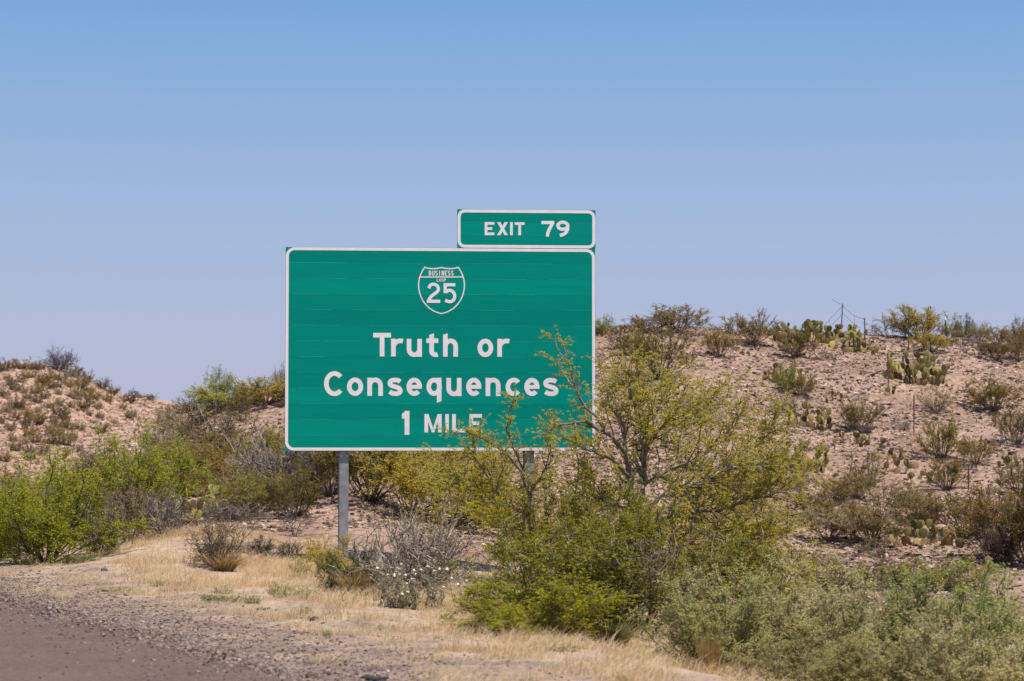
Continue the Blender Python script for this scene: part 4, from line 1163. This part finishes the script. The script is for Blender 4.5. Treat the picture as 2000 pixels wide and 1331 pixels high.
cactus(1212, 34, 16, "low reddish dried prickly pear on the skyline nearest the sign", 10, [(.16, .08, .05)], v=650, pad=.14, split=False, group=G_P)
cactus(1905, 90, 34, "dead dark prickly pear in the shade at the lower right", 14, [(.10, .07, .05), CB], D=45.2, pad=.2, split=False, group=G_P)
cactus(362, 62, 92, "tall thin prickly pear with pale yellow pads left of the grassy bank", 13, [CY, CD, CY, (.35, .33, .1)], D=45.3, pad=.25, group=G_P)
cactus(418, 64, 66, "pale-padded prickly pear poking out of the olive thicket", 12, [(.3, .32, .13), CY, CG], D=49.6, pad=.26, group=G_P)
cactus(384, 76, 60, "prickly pear over a black shadow in the middle of the thicket", 18, [CG, CD, (.25, .26, .1), CD], D=56, pad=.24, group=G_P)
cactus(234, 30, 36, "lone prickly pear inside the dark-limbed bush", 6, [CG, CY], D=61.5, pad=.24, split=False, group=G_P)
cactus(66, 26, 26, "yellowed prickly pear at the foot of the big bright green bush", 5, [(.42, .30, .12), (.36, .27, .11), (.22, .15, .07)], D=40.9, pad=.13, split=False, group=G_P)
cactus(310, 50, 30, "dry prickly pear on the middle rise among the straw-coloured bush", 10, [CB, CG], D=71, pad=.22, split=False, group=G_P)

# --- the two mesquites in front of the sign
M1 = [
    ((.085, .060), [(1246, 1118, 0), (1240, 1010, 0), (1232, 925, .1)], .9),
    ((.055, .012), [(1232, 930, .1), (1222, 885, -.1), (1200, 858, -.3), (1165, 838, -.5), (1140, 826, -.6), (1102, 826, -.7), (1062, 850, -.8)], .35, .5),
    ((.032, .006), [(1182, 846, -.4), (1165, 815, -.5), (1140, 790, -.5), (1124, 758, -.5), (1113, 728, -.6), (1099, 702, -.6), (1090, 682, -.6), (1084, 655, -.6)], .25, .26),
    ((.016, .004), [(1124, 758, -.5), (1105, 735, -.2), (1085, 700, 0)], .5, .3),
    ((.040, .008), [(1232, 930, .1), (1195, 900, -.4), (1162, 880, -.6), (1130, 868, -.8), (1080, 846, -1)], .3, .5),
    ((.062, .010), [(1242, 1010, 0), (1258, 940, .3), (1258, 880, .4), (1250, 835, .4), (1240, 790, .3), (1252, 790, .4), (1250, 758, .4)]),
    ((.042, .007), [(1232, 925, .1), (1216, 868, .4), (1206, 810, .5), (1200, 785, .6), (1212, 750, .7)], .3, .7),
    ((.050, .007), [(1258, 942, .3), (1290, 928, .5), (1320, 914, .6), (1352, 903, .7), (1388, 880, .8), (1412, 858, .8), (1430, 838, .9), (1445, 812, 1)]),
    ((.034, .006), [(1258, 882, .4), (1282, 850, .1), (1310, 820, -.1), (1328, 795, -.2), (1350, 780, -.2)]),
    ((.046, .007), [(1246, 1016, 0), (1290, 965, -.3), (1368, 940, -.6), (1420, 914, -.8), (1470, 905, -.9), (1520, 920, -1)]),
    ((.040, .006), [(1250, 1030, 0), (1330, 1000, -.5), (1400, 990, -.6), (1450, 976, -.7), (1505, 962, -.8), (1560, 935, -.8)]),
    ((.036, .006), [(1256, 1040, .1), (1300, 1005, .5), (1360, 1012, .7), (1420, 1030, .8), (1490, 1062, .9)]),
    ((.030, .006), [(1352, 903, .7), (1400, 912, .9), (1450, 890, 1.1), (1500, 850, 1.2), (1520, 810, 1.2)]),
    ((.030, .006), [(1250, 836, .4), (1285, 790, .7), (1305, 765, .8), (1300, 742, .9)]),
    ((.030, .005), [(1206, 815, .5), (1184, 785, .9), (1175, 760, 1)], .3, .5),
    ((.030, .005), [(1262, 880, .4), (1300, 870, 1.0), (1345, 840, 1.3), (1380, 800, 1.4), (1395, 770, 1.4)]),
    ((.028, .005), [(1240, 800, .3), (1225, 760, -.2), (1232, 745, -.3), (1255, 728, -.3)]),
    ((.028, .005), [(1290, 930, .5), (1330, 950, 1.1), (1390, 960, 1.4), (1450, 940, 1.5)]),
    ((.028, .005), [(1240, 1000, 0), (1190, 980, .6), (1150, 960, .9), (1130, 930, 1.0)]),
    ((.026, .005), [(1330, 1000, -.5), (1380, 1040, -.8), (1450, 1060, -.9), (1530, 1050, -.9)]),
    ((.026, .005), [(1250, 1030, 0), (1300, 1060, -.3), (1360, 1085, -.4), (1420, 1100, -.4)]),
    ((.034, .012), [(1240, 1000, 0), (1222, 960, -.3), (1212, 940, -.4), (1204, 942, -.4)], .95),
]
limb_tree(3, "mesquite_tree", "large yellow-green mesquite tree whose branches cross the sign's right edge", 37.8, 1246, M1, MESQ, (.25, .205, .18), side=.95, every=.043, leaf_k=22, twn=9)
M2 = [
    ((.05, .008), [(1062, 1112, 0), (1050, 1050, 0), (1022, 1005, .1), (985, 985, .2), (940, 975, .3), (890, 945, .4), (850, 930, .5)]),
    ((.045, .007), [(1062, 1108, 0), (1045, 1030, -.2), (1030, 970, -.3), (1022, 920, -.4), (1000, 870, -.5), (985, 840, -.5), (1000, 800, -.5), (1005, 770, -.5)], .2, .55),
    ((.030, .005), [(1024, 935, -.4), (985, 890, -.6), (950, 868, -.7), (910, 845, -.8), (880, 840, -.8)], .2, .6),
    ((.040, .006), [(1066, 1105, 0), (1072, 1020, .2), (1066, 960, .2), (1075, 900, .3), (1070, 850, .3), (1090, 830, .3)], .2, .55),
    ((.040, .006), [(1068, 1105, 0), (1105, 1020, .1), (1125, 960, .2), (1135, 910, .3), (1120, 860, .4), (1125, 830, .4)], .2, .55),
    ((.036, .006), [(1060, 1100, 0), (1010, 1030, -.3), (960, 1000, -.5), (915, 985, -.6), (860, 965, -.7)]),
    ((.030, .005), [(1030, 970, -.3), (1060, 930, -.6), (1080, 880, -.6), (1062, 850, -.6)], .2, .5),
    ((.030, .005), [(985, 985, .2), (960, 940, .2), (930, 900, .2), (925, 860, .2)]),
    ((.028, .005), [(1022, 1005, .1), (990, 950, .5), (968, 905, .6)]),
    ((.026, .005), [(1105, 1020, .1), (1160, 985, .3), (1200, 950, .4)]),
]
limb_tree(4, "mesquite_tree", "many-stemmed mesquite in front of the sign's lower edge, left of the large one", 38.6, 1062, M2, (.39, .35, .018), (.22, .18, .155), side=.75, every=.052, leaf_k=21, twn=9)

# --- bushes under the mesquites
plant('dense', 1100, 360, 190, "dense dark green rounded bush in front of the two mesquites", D=30.6, col=(.135, .135, .007), stem=GSTEM, var=0, group="bushes below the mesquites")
plant('dense', 1045, 310, 108, "low lush yellow-green bush at the front, lowest below the sign", D=26.9, col=(.19, .185, .007), var=1, group="bushes below the mesquites")
plant('dense', 1200, 220, 230, "deep green bush at the foot of the large mesquite", D=35.6, col=(.135, .132, .007), var=1, group="bushes below the mesquites")
plant('rusty', 1255, 250, 190, "brown grey twiggy bush right of the low lush one", D=30.6, col=(.12, .10, .035), stem=(.17, .135, .11), var=0, group="bushes below the mesquites")
plant('dense', 1400, 260, 150, "green drooping bush under the large mesquite's right branches", D=35.0, col=(.14, .135, .008), stem=GSTEM, var=0, group="bushes below the mesquites")
plant('airy', 1500, 190, 140, "thin yellow-green bush under the mesquite's rightmost tips", D=37.5, col=(.2, .185, .016), group="bushes below the mesquites", var=0)
plant('dead', 806, 250, 140, "wide tangle of dead grey twigs between the post and the dark green bush", D=33.6, stem=(.27, .225, .19), cat='dead shrub', var=2)
plant('rusty', 820, 150, 170, "dead straw-coloured wands rising from the grey tangle", D=34.6, col=TAN, stem=(.27, .215, .155), var=1)
plant('dense', 684, 108, 70, "dark green bush hiding the foot of the steel post", D=33.6, col=(.055, .07, .008), var=1)
plant('airy', 640, 100, 84, "wispy yellow-green sprig left of the steel post", D=36.5, col=YOL, var=1)

# --- saltbushes
plant('salt', 1405, 260, 176, "grey-green saltbush behind the straw tuft", D=26.4, col=(.21, .205, .08), group=G_S, var=0)
plant('salt', 1560, 300, 205, "tan-tinted saltbush second from the left in the lower right corner", D=26.8, col=(.275, .245, .12), group=G_S, var=1)
plant('salt', 1700, 280, 196, "olive saltbush in the middle of the lower right clump", D=25.6, col=(.235, .215, .095), group=G_S, var=2)
plant('salt', 1850, 320, 232, "greenest saltbush with upright leafy tips at the lower right", D=25.8, col=(.185, .205, .065), group=G_S, var=0)
plant('salt', 1905, 340, 215, "large tan-grey saltbush in the lower right corner", D=22.6, col=(.26, .235, .115), group=G_S, var=1)
plant('salt', 1600, 300, 130, "low saltbush along the bottom edge right of the straw tuft", D=23.4, col=(.22, .195, .08), group=G_S, var=2)
plant('salt', 1730, 260, 140, "mixed green and tan saltbush at the bottom edge", D=22.8, col=(.225, .205, .08), group=G_S, var=0)
plant('straw', 1385, 84, 96, "upright straw-yellow grass tuft in front of the saltbush", D=24.6, col=(.42, .29, .115), cat='grass tuft', var=0)
plant('straw', 1445, 70, 44, "short straw tuft right of the upright one", D=24.3, col=(.36, .26, .12), cat='grass tuft', var=1)
plant('grass', 1190, 140, 72, "spiky green-grey grass tuft at the edge of the dry grass", D=27.3, col=(.20, .185, .07), cat='grass tuft', var=0)
plant('grass', 690, 90, 60, "tan grass tuft in front of the dark green post bush", D=33.0, col=(.38, .28, .12), cat='grass tuft', var=1)
plant('grass', 440, 90, 44, "orange dry grass at the foot of the isolated brown bush", D=38.2, col=(.36, .23, .10), cat='grass tuft', var=0)

# --- low weeds on the verge
W = "green weeds on the dry verge"
for u_, D_, w_, h_, c_, l_ in (
    (548, 31.6, 46, 30, (.16, .19, .06), "roundest grey-green weed on the verge left of the post"), (602, 31.2, 54, 24, (.18, .20, .07), "flat pale green weed beside the roundest one"),
    (452, 31.0, 90, 12, (.14, .15, .03), "flat green patch of weed at the edge of the gravel"), (496, 30.6, 34, 14, (.13, .16, .03), "bright little weed at the right end of the flat green patch"),
    (592, 28.6, 34, 18, (.17, .2, .06), "weed by the gravel below the pale green one"), (406, 31.0, 24, 14, (.14, .17, .03), "small weed left of the flat green patch"),
    (230, 33.6, 70, 9, (.15, .14, .04), "thin brown-green weed strip on the gravel"), (318, 34.6, 36, 12, (.16, .17, .05), "weed in the dry grass below the grey bushes"),
    (436, 33.4, 40, 14, (.17, .18, .06), "grey-green weed in the straw left of the roundest one"), (150, 41.0, 90, 16, (.13, .15, .06), "low grey-green weeds at the foot of the thicket"),
    (1080, 23.4, 90, 14, (.15, .16, .03), "green weed patch nearest the bottom edge"), (640, 25.0, 20, 14, (.14, .17, .04), "tiny weed in the lower gravel"),
    (585, 37.4, 34, 34, (.22, .21, .11), "pale sage weed left of the dark green post bush"), (800, 30.4, 24, 20, (.15, .16, .05), "small upright weed in the straw below the white flowers")):
    plant('dome', u_, w_, h_, l_, D=D_, col=c_, stem=(.22, .2, .1), cat='weed', group=W, name='weed')

def flower_weed():
    p = at(812, 30.2); r = empty("flowering_weed", (p[0], p[1], p[2] - .02))
    tag(r, "grey-green weed covered in small white flower heads", "weed")
    rng = np.random.default_rng(9); polys = []; tips = []
    for i in range(70):
        az = rng.uniform(0, 6.28); tl = rng.uniform(0, .6)
        d = np.array([math.cos(az) * math.sin(tl), math.sin(az) * math.sin(tl), math.cos(tl)])
        b = np.array([rng.normal() * .32, rng.normal() * .1, 0])
        P = branch(rng, b, d, rng.uniform(.2, .62), 5, .1, np.array([0, 0, .05])); polys.append((P, np.linspace(.005, .0025, 5)))
        tips.append(P)
    V, Q = tubes(polys, 3); o = obj("stem", make_mesh("stem", V, Q), BARK, r); o.color = (.34, .31, .22, 1)
    C = np.concatenate([t[1:] for t in tips]); C = np.repeat(C, 9, 0)
    V, Q = leaf_quads(C, rng.normal(size=C.shape) + np.array([0, 0, .5]), .06, .016, rng)
    o = obj("foliage", make_mesh("foliage", V, Q), LEAF, r); o.color = (.33, .31, .20, 1)
    wm = plain_mat("white_petals", (.82, .80, .70), .7, 0, .08)
    a = np.arange(8) * math.pi / 4
    hv = [(0, 0, .018)] + [(.020 * math.cos(t), .020 * math.sin(t), .008) for t in a] + [(.024 * math.cos(t + .4), .024 * math.sin(t + .4), -.008) for t in a] + [(0, 0, -.014)]
    T = [(0, 1 + i, 1 + (i + 1) % 8) for i in range(8)] + [(17, 9 + (i + 1) % 8, 9 + i) for i in range(8)]
    Q = [(1 + i, 9 + i, 9 + (i + 1) % 8, 1 + (i + 1) % 8) for i in range(8)]
    fm = make_mesh("flower_head", hv, Q, T); fm.materials.append(wm)
    for t in tips[:36]:
        o = obj("flower_head", fm, None, r); o.location = t[-1] + np.array([0, 0, .01]); o.scale = [rng.uniform(.6, 1.0)] * 3
flower_weed()

# ------------------------------------------------------------------ fence posts, wires, planks, rocks, litter
rust = plain_mat("rusty_steel", (.105, .052, .036), .8, .1, .35, 30)
blackp = plain_mat("dark_painted_steel", (.035, .032, .032), .6, .2, .3, 30)
def tpost(u, v0, v1, lean, mat, label, tip=None):
    p = hit(u, v1); h = (v1 - v0) * p[1] / F
    r = empty("fence_post", tuple(p)); r.rotation_euler = (0, lean, .3); tag(r, label, "fence post", "metal posts of the broken fence")
    mb = MB(); mb.box(-.017, .017, -.005, .002, -.3, h, .0015); mb.box(-.004, .004, .0015, .03, -.3, h - .01)
    k = 0.12
    while k < h - .04: mb.box(-.006, .006, -.011, -.004, k, k + .02); k += .06
    obj("stake", mb.mesh("stake"), mat, r)
    mb = MB(); mb.box(-.05, .05, .0305, .036, -.28, -.05)
    obj("anchor_plate", mb.mesh("anchor_plate"), mat, r)
    if tip:
        mb = MB(); mb.box(-.019, .019, -.007, .004, h + .001, h + .11, .002)
        obj("tip", mb.mesh("tip"), tip, r)
    return p, h
whitep = plain_mat("white_paint", (.7, .7, .7), .6)
pA, hA = tpost(1643, 593, 655, .05, rust, "tallest rusty fence post on the skyline with slack wires")
pB, hB = tpost(1690, 622, 684, -.02, rust, "short rusty fence post standing in the compact cactus")
tpost(1774, 612, 680, .03, blackp, "black fence post left of centre in the golden skyline bush")
tpost(1850, 626, 682, -.06, blackp, "black fence post with a white tip on the skyline", whitep)
tpost(1735, 690, 768, -.01, rust, "rusty fence post at the left side of the biggest cactus")
tpost(1785, 773, 846, .01, rust, "rusty fence post alone on bare stones below the biggest cactus")
tpost(1832, 842, 884, .0, rust, "rusty fence post inside the golden creosote bush")
tpost(1892, 908, 962, .0, rust, "rusty fence post between the golden creosote and the foot of the hill")
tpost(1952, 958, 992, .0, rust, "lowest rusty fence post near the right edge")
wire = plain_mat("fence_wire", (.12, .10, .10), .6, .5, .2)
def wire_strand(label, pts, stays=()):
    P = np.array([unproj(*q) for q in pts]); o0 = P[0].copy()
    r = empty("fence_wire", tuple(o0)); tag(r, label, "wire", "slack wires on the skyline")
    s = np.linspace(0, 1, len(P)); t = np.linspace(0, 1, 24)
    Q = np.stack([np.interp(t, s, P[:, k]) for k in range(3)], 1) - o0
    V, F4 = tubes([(Q, np.full(24, .006))], 4); obj("strand", make_mesh("strand", V, F4), wire, r)
    for a, b in stays:
        Q = np.array([unproj(*a), unproj(*b)]) - o0; V, F4 = tubes([(Q, np.full(2, .0045))], 4); obj("stay", make_mesh("stay", V, F4), wire, r)
dA, dB = pA[1], pB[1]
wire_strand("upper wire running down left from the tallest fence post", [(1645, 599, dA), (1628, 616, dA + .5), (1598, 650, dA + 2)], [((1620, 625, dA + .7), (1620, 648, dA + .7))])
wire_strand("lower wire running down left from the tallest fence post", [(1644, 615, dA), (1628, 632, dA + .6), (1612, 648, dA + 1.2)])
wire_strand("upper wire sagging from the tallest post to the short post", [(1646, 597, dA), (1656, 608, dA - .3), (1668, 617, dA - .6), (1678, 621, (dA + dB) / 2), (1690, 624, dB)], [((1669, 617, dA - .6), (1669, 640, dA - .6))])
wire_strand("lower wire sagging right of the tallest post", [(1646, 612, dA), (1656, 622, dA - .3), (1670, 634, dA - .6), (1680, 642, dA - .8)])
wire_strand("loose wire end floating up left of the tallest post", [(1642, 594, dA), (1634, 591, dA), (1628, 587, dA + .2), (1624, 584, dA + .3)])
plank_m = plain_mat("weathered_wood", (.22, .18, .15), .9, 0, .35, 8)
def plank(u0, v0, u1, v1, D, w, label):
    a, b = unproj(u0, v0, D), unproj(u1, v1, D - .3)
    L = np.linalg.norm(b - a); mb = MB(); mb.box(0, L, -.03, .03, -w / 2, w / 2, .006)
    r = obj("plank", mb.mesh("plank"), plank_m); tag(r, label, "plank", "fallen planks on the hilltop")
    r.location = a; r.rotation_euler = Vector(b - a).to_track_quat('X', 'Z').to_euler()
plank(1893, 663, 1942, 681, 76.2, .10, "weathered plank sloping down to the right on the hilltop")
plank(1898, 679, 1965, 675, 75.4, .06, "thin weathered rail lying nearly level below the sloping plank")
plank(1700, 733, 1722, 724, float(hit(1710, 730)[1]) - .1, .04, "grey dead stick lying left of the biggest cactus")

def rock_mesh(seed, n=2, amp=.28):
    rng = np.random.default_rng(seed)
    nu, nv = 12, 8; V = []
    ph = rng.uniform(0, 6, 9)
    for a in range(nv):
        t = math.pi * a / (nv - 1)
        for b in range(nu):
            f = 2 * math.pi * b / nu
            k = 1 + amp * (math.sin(2 * f + ph[0]) * math.sin(t + ph[1]) + .6 * math.sin(3 * f + ph[2] + 2 * t) + .5 * math.sin(4 * t + ph[3] + f)) * math.sin(t)
            V.append((k * math.sin(t) * math.cos(f), k * math.sin(t) * math.sin(f), math.cos(t) * k))
    Q = [(a * nu + b, (a + 1) * nu + b, (a + 1) * nu + (b + 1) % nu, a * nu + (b + 1) % nu) for a in range(nv - 1) for b in range(nu)]
    return make_mesh("rock", V, Q)
rockm = plain_mat("rock", (.36, .25, .20), .9, 0, .3, 3)
darkrock = plain_mat("dark_rock", (.10, .075, .07), .9, 0, .3, 3)
def rock(u, D, w, h, label, m, seed, v=None):
    p = at(u, D) if v is None else hit(u, v)
    s = p[1] / F
    o = obj("rock", rock_mesh(seed), m); tag(o, label, "rock"); o.location = (p[0], p[1], p[2] + h * s * .25); o.scale = (w * s / 2, w * s / 2.4, h * s / 2)
rock(282, 59.5, 26, 12, "pale pinkish boulder on the rise behind the light green bush", rockm, 1)
rock(206, 38.4, 14, 7, "dark stone lying in the dry grass below the grey leafless bush", darkrock, 2)
tyre = plain_mat("tyre_rubber", (.025, .025, .026), .7, 0, .2, 20)
def scrap(u, D, w, label, seed):
    rng = np.random.default_rng(seed); p = at(u, D); s = D / F; L = w * s
    t = np.linspace(0, 1, 12); mb = MB(); V = []
    for k in t:
        x = (k - .5) * L; y = .05 * math.sin(5 * k + seed); wd = .05 * (.5 + math.sin(math.pi * k)) * (1 + .3 * rng.normal())
        z = .008 + .010 * abs(math.sin(4 * k + seed))
        V += [(x, y - wd, z), (x, y + wd, z + .006), (x, y + wd, z + .018), (x, y - wd, z + .012)]
    Q = [(4 * i + j, 4 * i + (j + 1) % 4, 4 * i + 4 + (j + 1) % 4, 4 * i + 4 + j) for i in range(11) for j in range(4)] + [(3, 2, 1, 0), (44, 45, 46, 47)]
    o = obj("tyre_scrap", make_mesh("tyre_scrap", V, Q), tyre); tag(o, label, "tyre scrap", "tyre scraps on the shoulder"); o.location = p
    o.rotation_euler = (0, 0, rng.uniform(-.3, .3))
scrap(733, 19.9, 56, "black tyre scrap at the bottom edge of the gravel", 1)
scrap(613, 27.2, 20, "short black tyre scrap in the gravel below the post", 2)
scrap(93, 33.2, 16, "small black scrap on the gravel near the left edge", 3)
scrap(516, 28.9, 26, "thin dark scrap on the gravel under the bright little weed", 4)
paper = plain_mat("white_plastic", (.85, .85, .85), .5, 0, .03)
p_ = hit(1742, 1011); o_ = obj("litter", rock_mesh(8, amp=.5), paper); tag(o_, "tiny scrap of white litter gleaming at the foot of the hill", "litter")
o_.location = (p_[0], p_[1], p_[2] + .03); o_.scale = (.05, .04, .035)

# ------------------------------------------------------------------ countless things: stones, straw
def stones(name, X, Y, S, cols, seed):
    rng = np.random.default_rng(seed); n = len(X)
    cube = np.array([(x, y, z) for z in (-1, 1) for (x, y) in ((-1, -1), (1, -1), (1, 1), (-1, 1))], float) * .5
    V = cube[None] * (1 + rng.normal(size=(n, 8, 3)) * .25) * S[:, None, None] * np.array([1.2, .9, .65])
    a = rng.uniform(0, 6.28, n); c, s = np.cos(a)[:, None], np.sin(a)[:, None]
    tl = rng.normal(size=n)[:, None] * .5
    x, y, z = V[..., 0], V[..., 1], V[..., 2]
    y, z = y * np.cos(tl) - z * np.sin(tl), y * np.sin(tl) + z * np.cos(tl)
    x, y = x * c - y * s, x * s + y * c
    zb = np.where(sdist(X, Y) < .05, .014, terrain(X, Y))
    V = np.stack([x + X[:, None], y + Y[:, None], z + zb[:, None] + S[:, None] * .12], -1).reshape(-1, 3)
    q = np.array([(3, 2, 1, 0), (4, 5, 6, 7), (0, 1, 5, 4), (1, 2, 6, 5), (2, 3, 7, 6), (3, 0, 4, 7)])
    Q = (np.arange(n)[:, None, None] * 8 + q[None]).reshape(-1, 4)
    m, nt, out = new_mat(name + "_stone")
    g = N(nt, "ShaderNodeNewGeometry")
    col = ramp(nt, g.outputs['Random Per Island'], cols)
    p = N(nt, "ShaderNodeBsdfPrincipled"); p.inputs['Roughness'].default_value = .85; p.inputs['Specular IOR Level'].default_value = .2
    nt.links.new(col, p.inputs['Base Color']); nt.links.new(p.outputs[0], out.inputs[0])
    o = obj(name, make_mesh(name, V, Q), m); o["kind"] = "stuff"
    return o
rg = np.random.default_rng(5)
n_ = 70000
D_ = np.sqrt(rg.uniform(45 ** 2, 79 ** 2, n_)); u_ = rg.uniform(300, 2120, n_)
k_ = (u_ > 1120) | (D_ < 72); X_ = D_ * (u_ - 1000) / F
k_ &= (vn(X_, D_, 2.2, 61) + .5 * vn(X_, D_, .7, 62)) > rg.uniform(-.55, .25, n_)
X_, D_ = X_[k_], D_[k_]
d2_ = np.sqrt(rg.uniform(26 ** 2, 47 ** 2, 14000)); u2_ = rg.uniform(1180, 2080, 14000); x2_ = d2_ * (u2_ - 1000) / F
k_ = (sdist(x2_, d2_) > 6.5) & (vn(x2_, d2_, 1.6, 63) > rg.uniform(-.5, .2, 14000))
X_ = np.concatenate([X_, x2_[k_]]); D_ = np.concatenate([D_, d2_[k_]])
stones("hillside_gravel", X_, D_, np.clip(rg.lognormal(-3.25, .42, len(X_)), .018, .12),
       [(0, (.07, .046, .037)), (.36, (.16, .107, .083)), (.64, (.29, .20, .152)), (.85, (.40, .295, .23)), (.97, (.48, .38, .30)), (1, (.56, .47, .40))], 6)
n_ = 9000
D_ = np.sqrt(rg.uniform(88 ** 2, 136 ** 2, n_)); u_ = rg.uniform(-60, 420, n_); X_ = D_ * (u_ - 1000) / F
stones("far_hill_gravel", X_, D_, np.clip(rg.lognormal(-2.6, .45, n_), .03, .25), [(0, (.20, .125, .09)), (.4, (.36, .235, .17)), (.8, (.46, .325, .24)), (1, (.52, .40, .31))], 8)
n_ = 26000
t_ = rg.uniform(-26, 24, n_); s_ = np.abs(rg.normal(size=n_)) * 1.05 - rg.exponential(.38, n_)
P_ = EP[None] + ED[None] * t_[:, None] + EN[None] * s_[:, None]
k_ = (P_[:, 1] > 16) & (np.abs(P_[:, 0]) < P_[:, 1] * .25)
P_ = P_[k_]
stones("roadside_gravel", P_[:, 0], P_[:, 1], np.clip(rg.lognormal(-4.35, .45, len(P_)), .006, .035),
       [(0, (.10, .068, .056)), (.5, (.22, .155, .127)), (.88, (.29, .215, .18)), (1, (.42, .34, .29))], 7)

def straw():
    rng = np.random.default_rng(12)
    n = 560000
    D = np.sqrt(rng.uniform(18 ** 2, 49 ** 2, n)); u = rng.uniform(-120, 2060, n)
    X = D * (u - 1000) / F; s = sdist(X, D)
    la = X * ED[0] + D * ED[1]; lb = sdist(X, D)
    clump = vn(la, lb * 2.6, 2.0, 41) + .9 * vn(X, D, .5, 42) + .7 * vn(X, D, .2, 43)
    edge = 41.6 + 3.2 * np.exp(-((u - 350) / 150) ** 2) + 2.0 * np.exp(-((u - 560) / 110) ** 2) + 1.2 * vn(X, D, 1.5, 44)
    dens = sstep(.6, 4.4, s) * .85 - .38 + clump * 2.9
    ok = (s > .5) & (D < edge) & (dens > rng.uniform(-.15, 1.0, n)) & (s < 11)
    X, D, clump, s = X[ok], D[ok], clump[ok], s[ok]
    n = len(X)
    h = np.clip(.05 + .11 * (clump + .2) + .06 * rng.normal(size=n), .02, .34) * (.55 + .45 * sstep(1.5, 4.5, s))
    z = terrain(X, D)
    P = np.stack([X, D, z - .01], 1)
    az = rng.uniform(0, 6.28, n); ln = np.abs(rng.normal(size=n)) * .7 + .15
    wind = np.array([.25, 0])
    dx = np.cos(az) * ln + wind[0]; dy = np.sin(az) * ln
    m = P + np.stack([dx * h * .35, dy * h * .35, h * .62], 1)
    t = P + np.stack([dx * h, dy * h, h], 1)
    sd = np.stack([-np.sin(az + 1), np.cos(az + 1), np.zeros(n)], 1) * rng.uniform(.002, .0055, n)[:, None]
    V = np.stack([P - sd, P + sd, m + sd * .8, m - sd * .8, t], 1).reshape(-1, 3)
    k = np.arange(n)[:, None] * 5
    me = make_mesh("dry_grass", V, k + np.array([[0, 1, 2, 3]]), k + np.array([[3, 2, 4]]))
    m_ = leaf_mat("straw", (.70, .52, .30), (.86, .69, .43), (.92, .80, .57), .6, .7)
    nt = m_.node_tree; g = N(nt, "ShaderNodeNewGeometry"); nz = N(nt, "ShaderNodeTexNoise"); nz.inputs['Scale'].default_value = 1.6; nz.inputs['Detail'].default_value = 6
    nt.links.new(g.outputs['Position'], nz.inputs['Vector'])
    tone = ramp(nt, nz.outputs[0], [(.32, (.62, .52, .42)), (.45, (1, .93, .86)), (.58, (1, 1, 1)), (.7, (1.08, 1.06, 1.1))])
    for b in [n for n in nt.nodes if n.type in ('BSDF_PRINCIPLED', 'BSDF_TRANSLUCENT')]:
        src = b.inputs[0].links[0].from_socket
        nt.links.new(mix(nt, src, tone, 1.0, 'MULTIPLY'), b.inputs[0])
    o = obj("dry_grass", me, m_); o["kind"] = "stuff"
    print("straw blades", n)
straw()
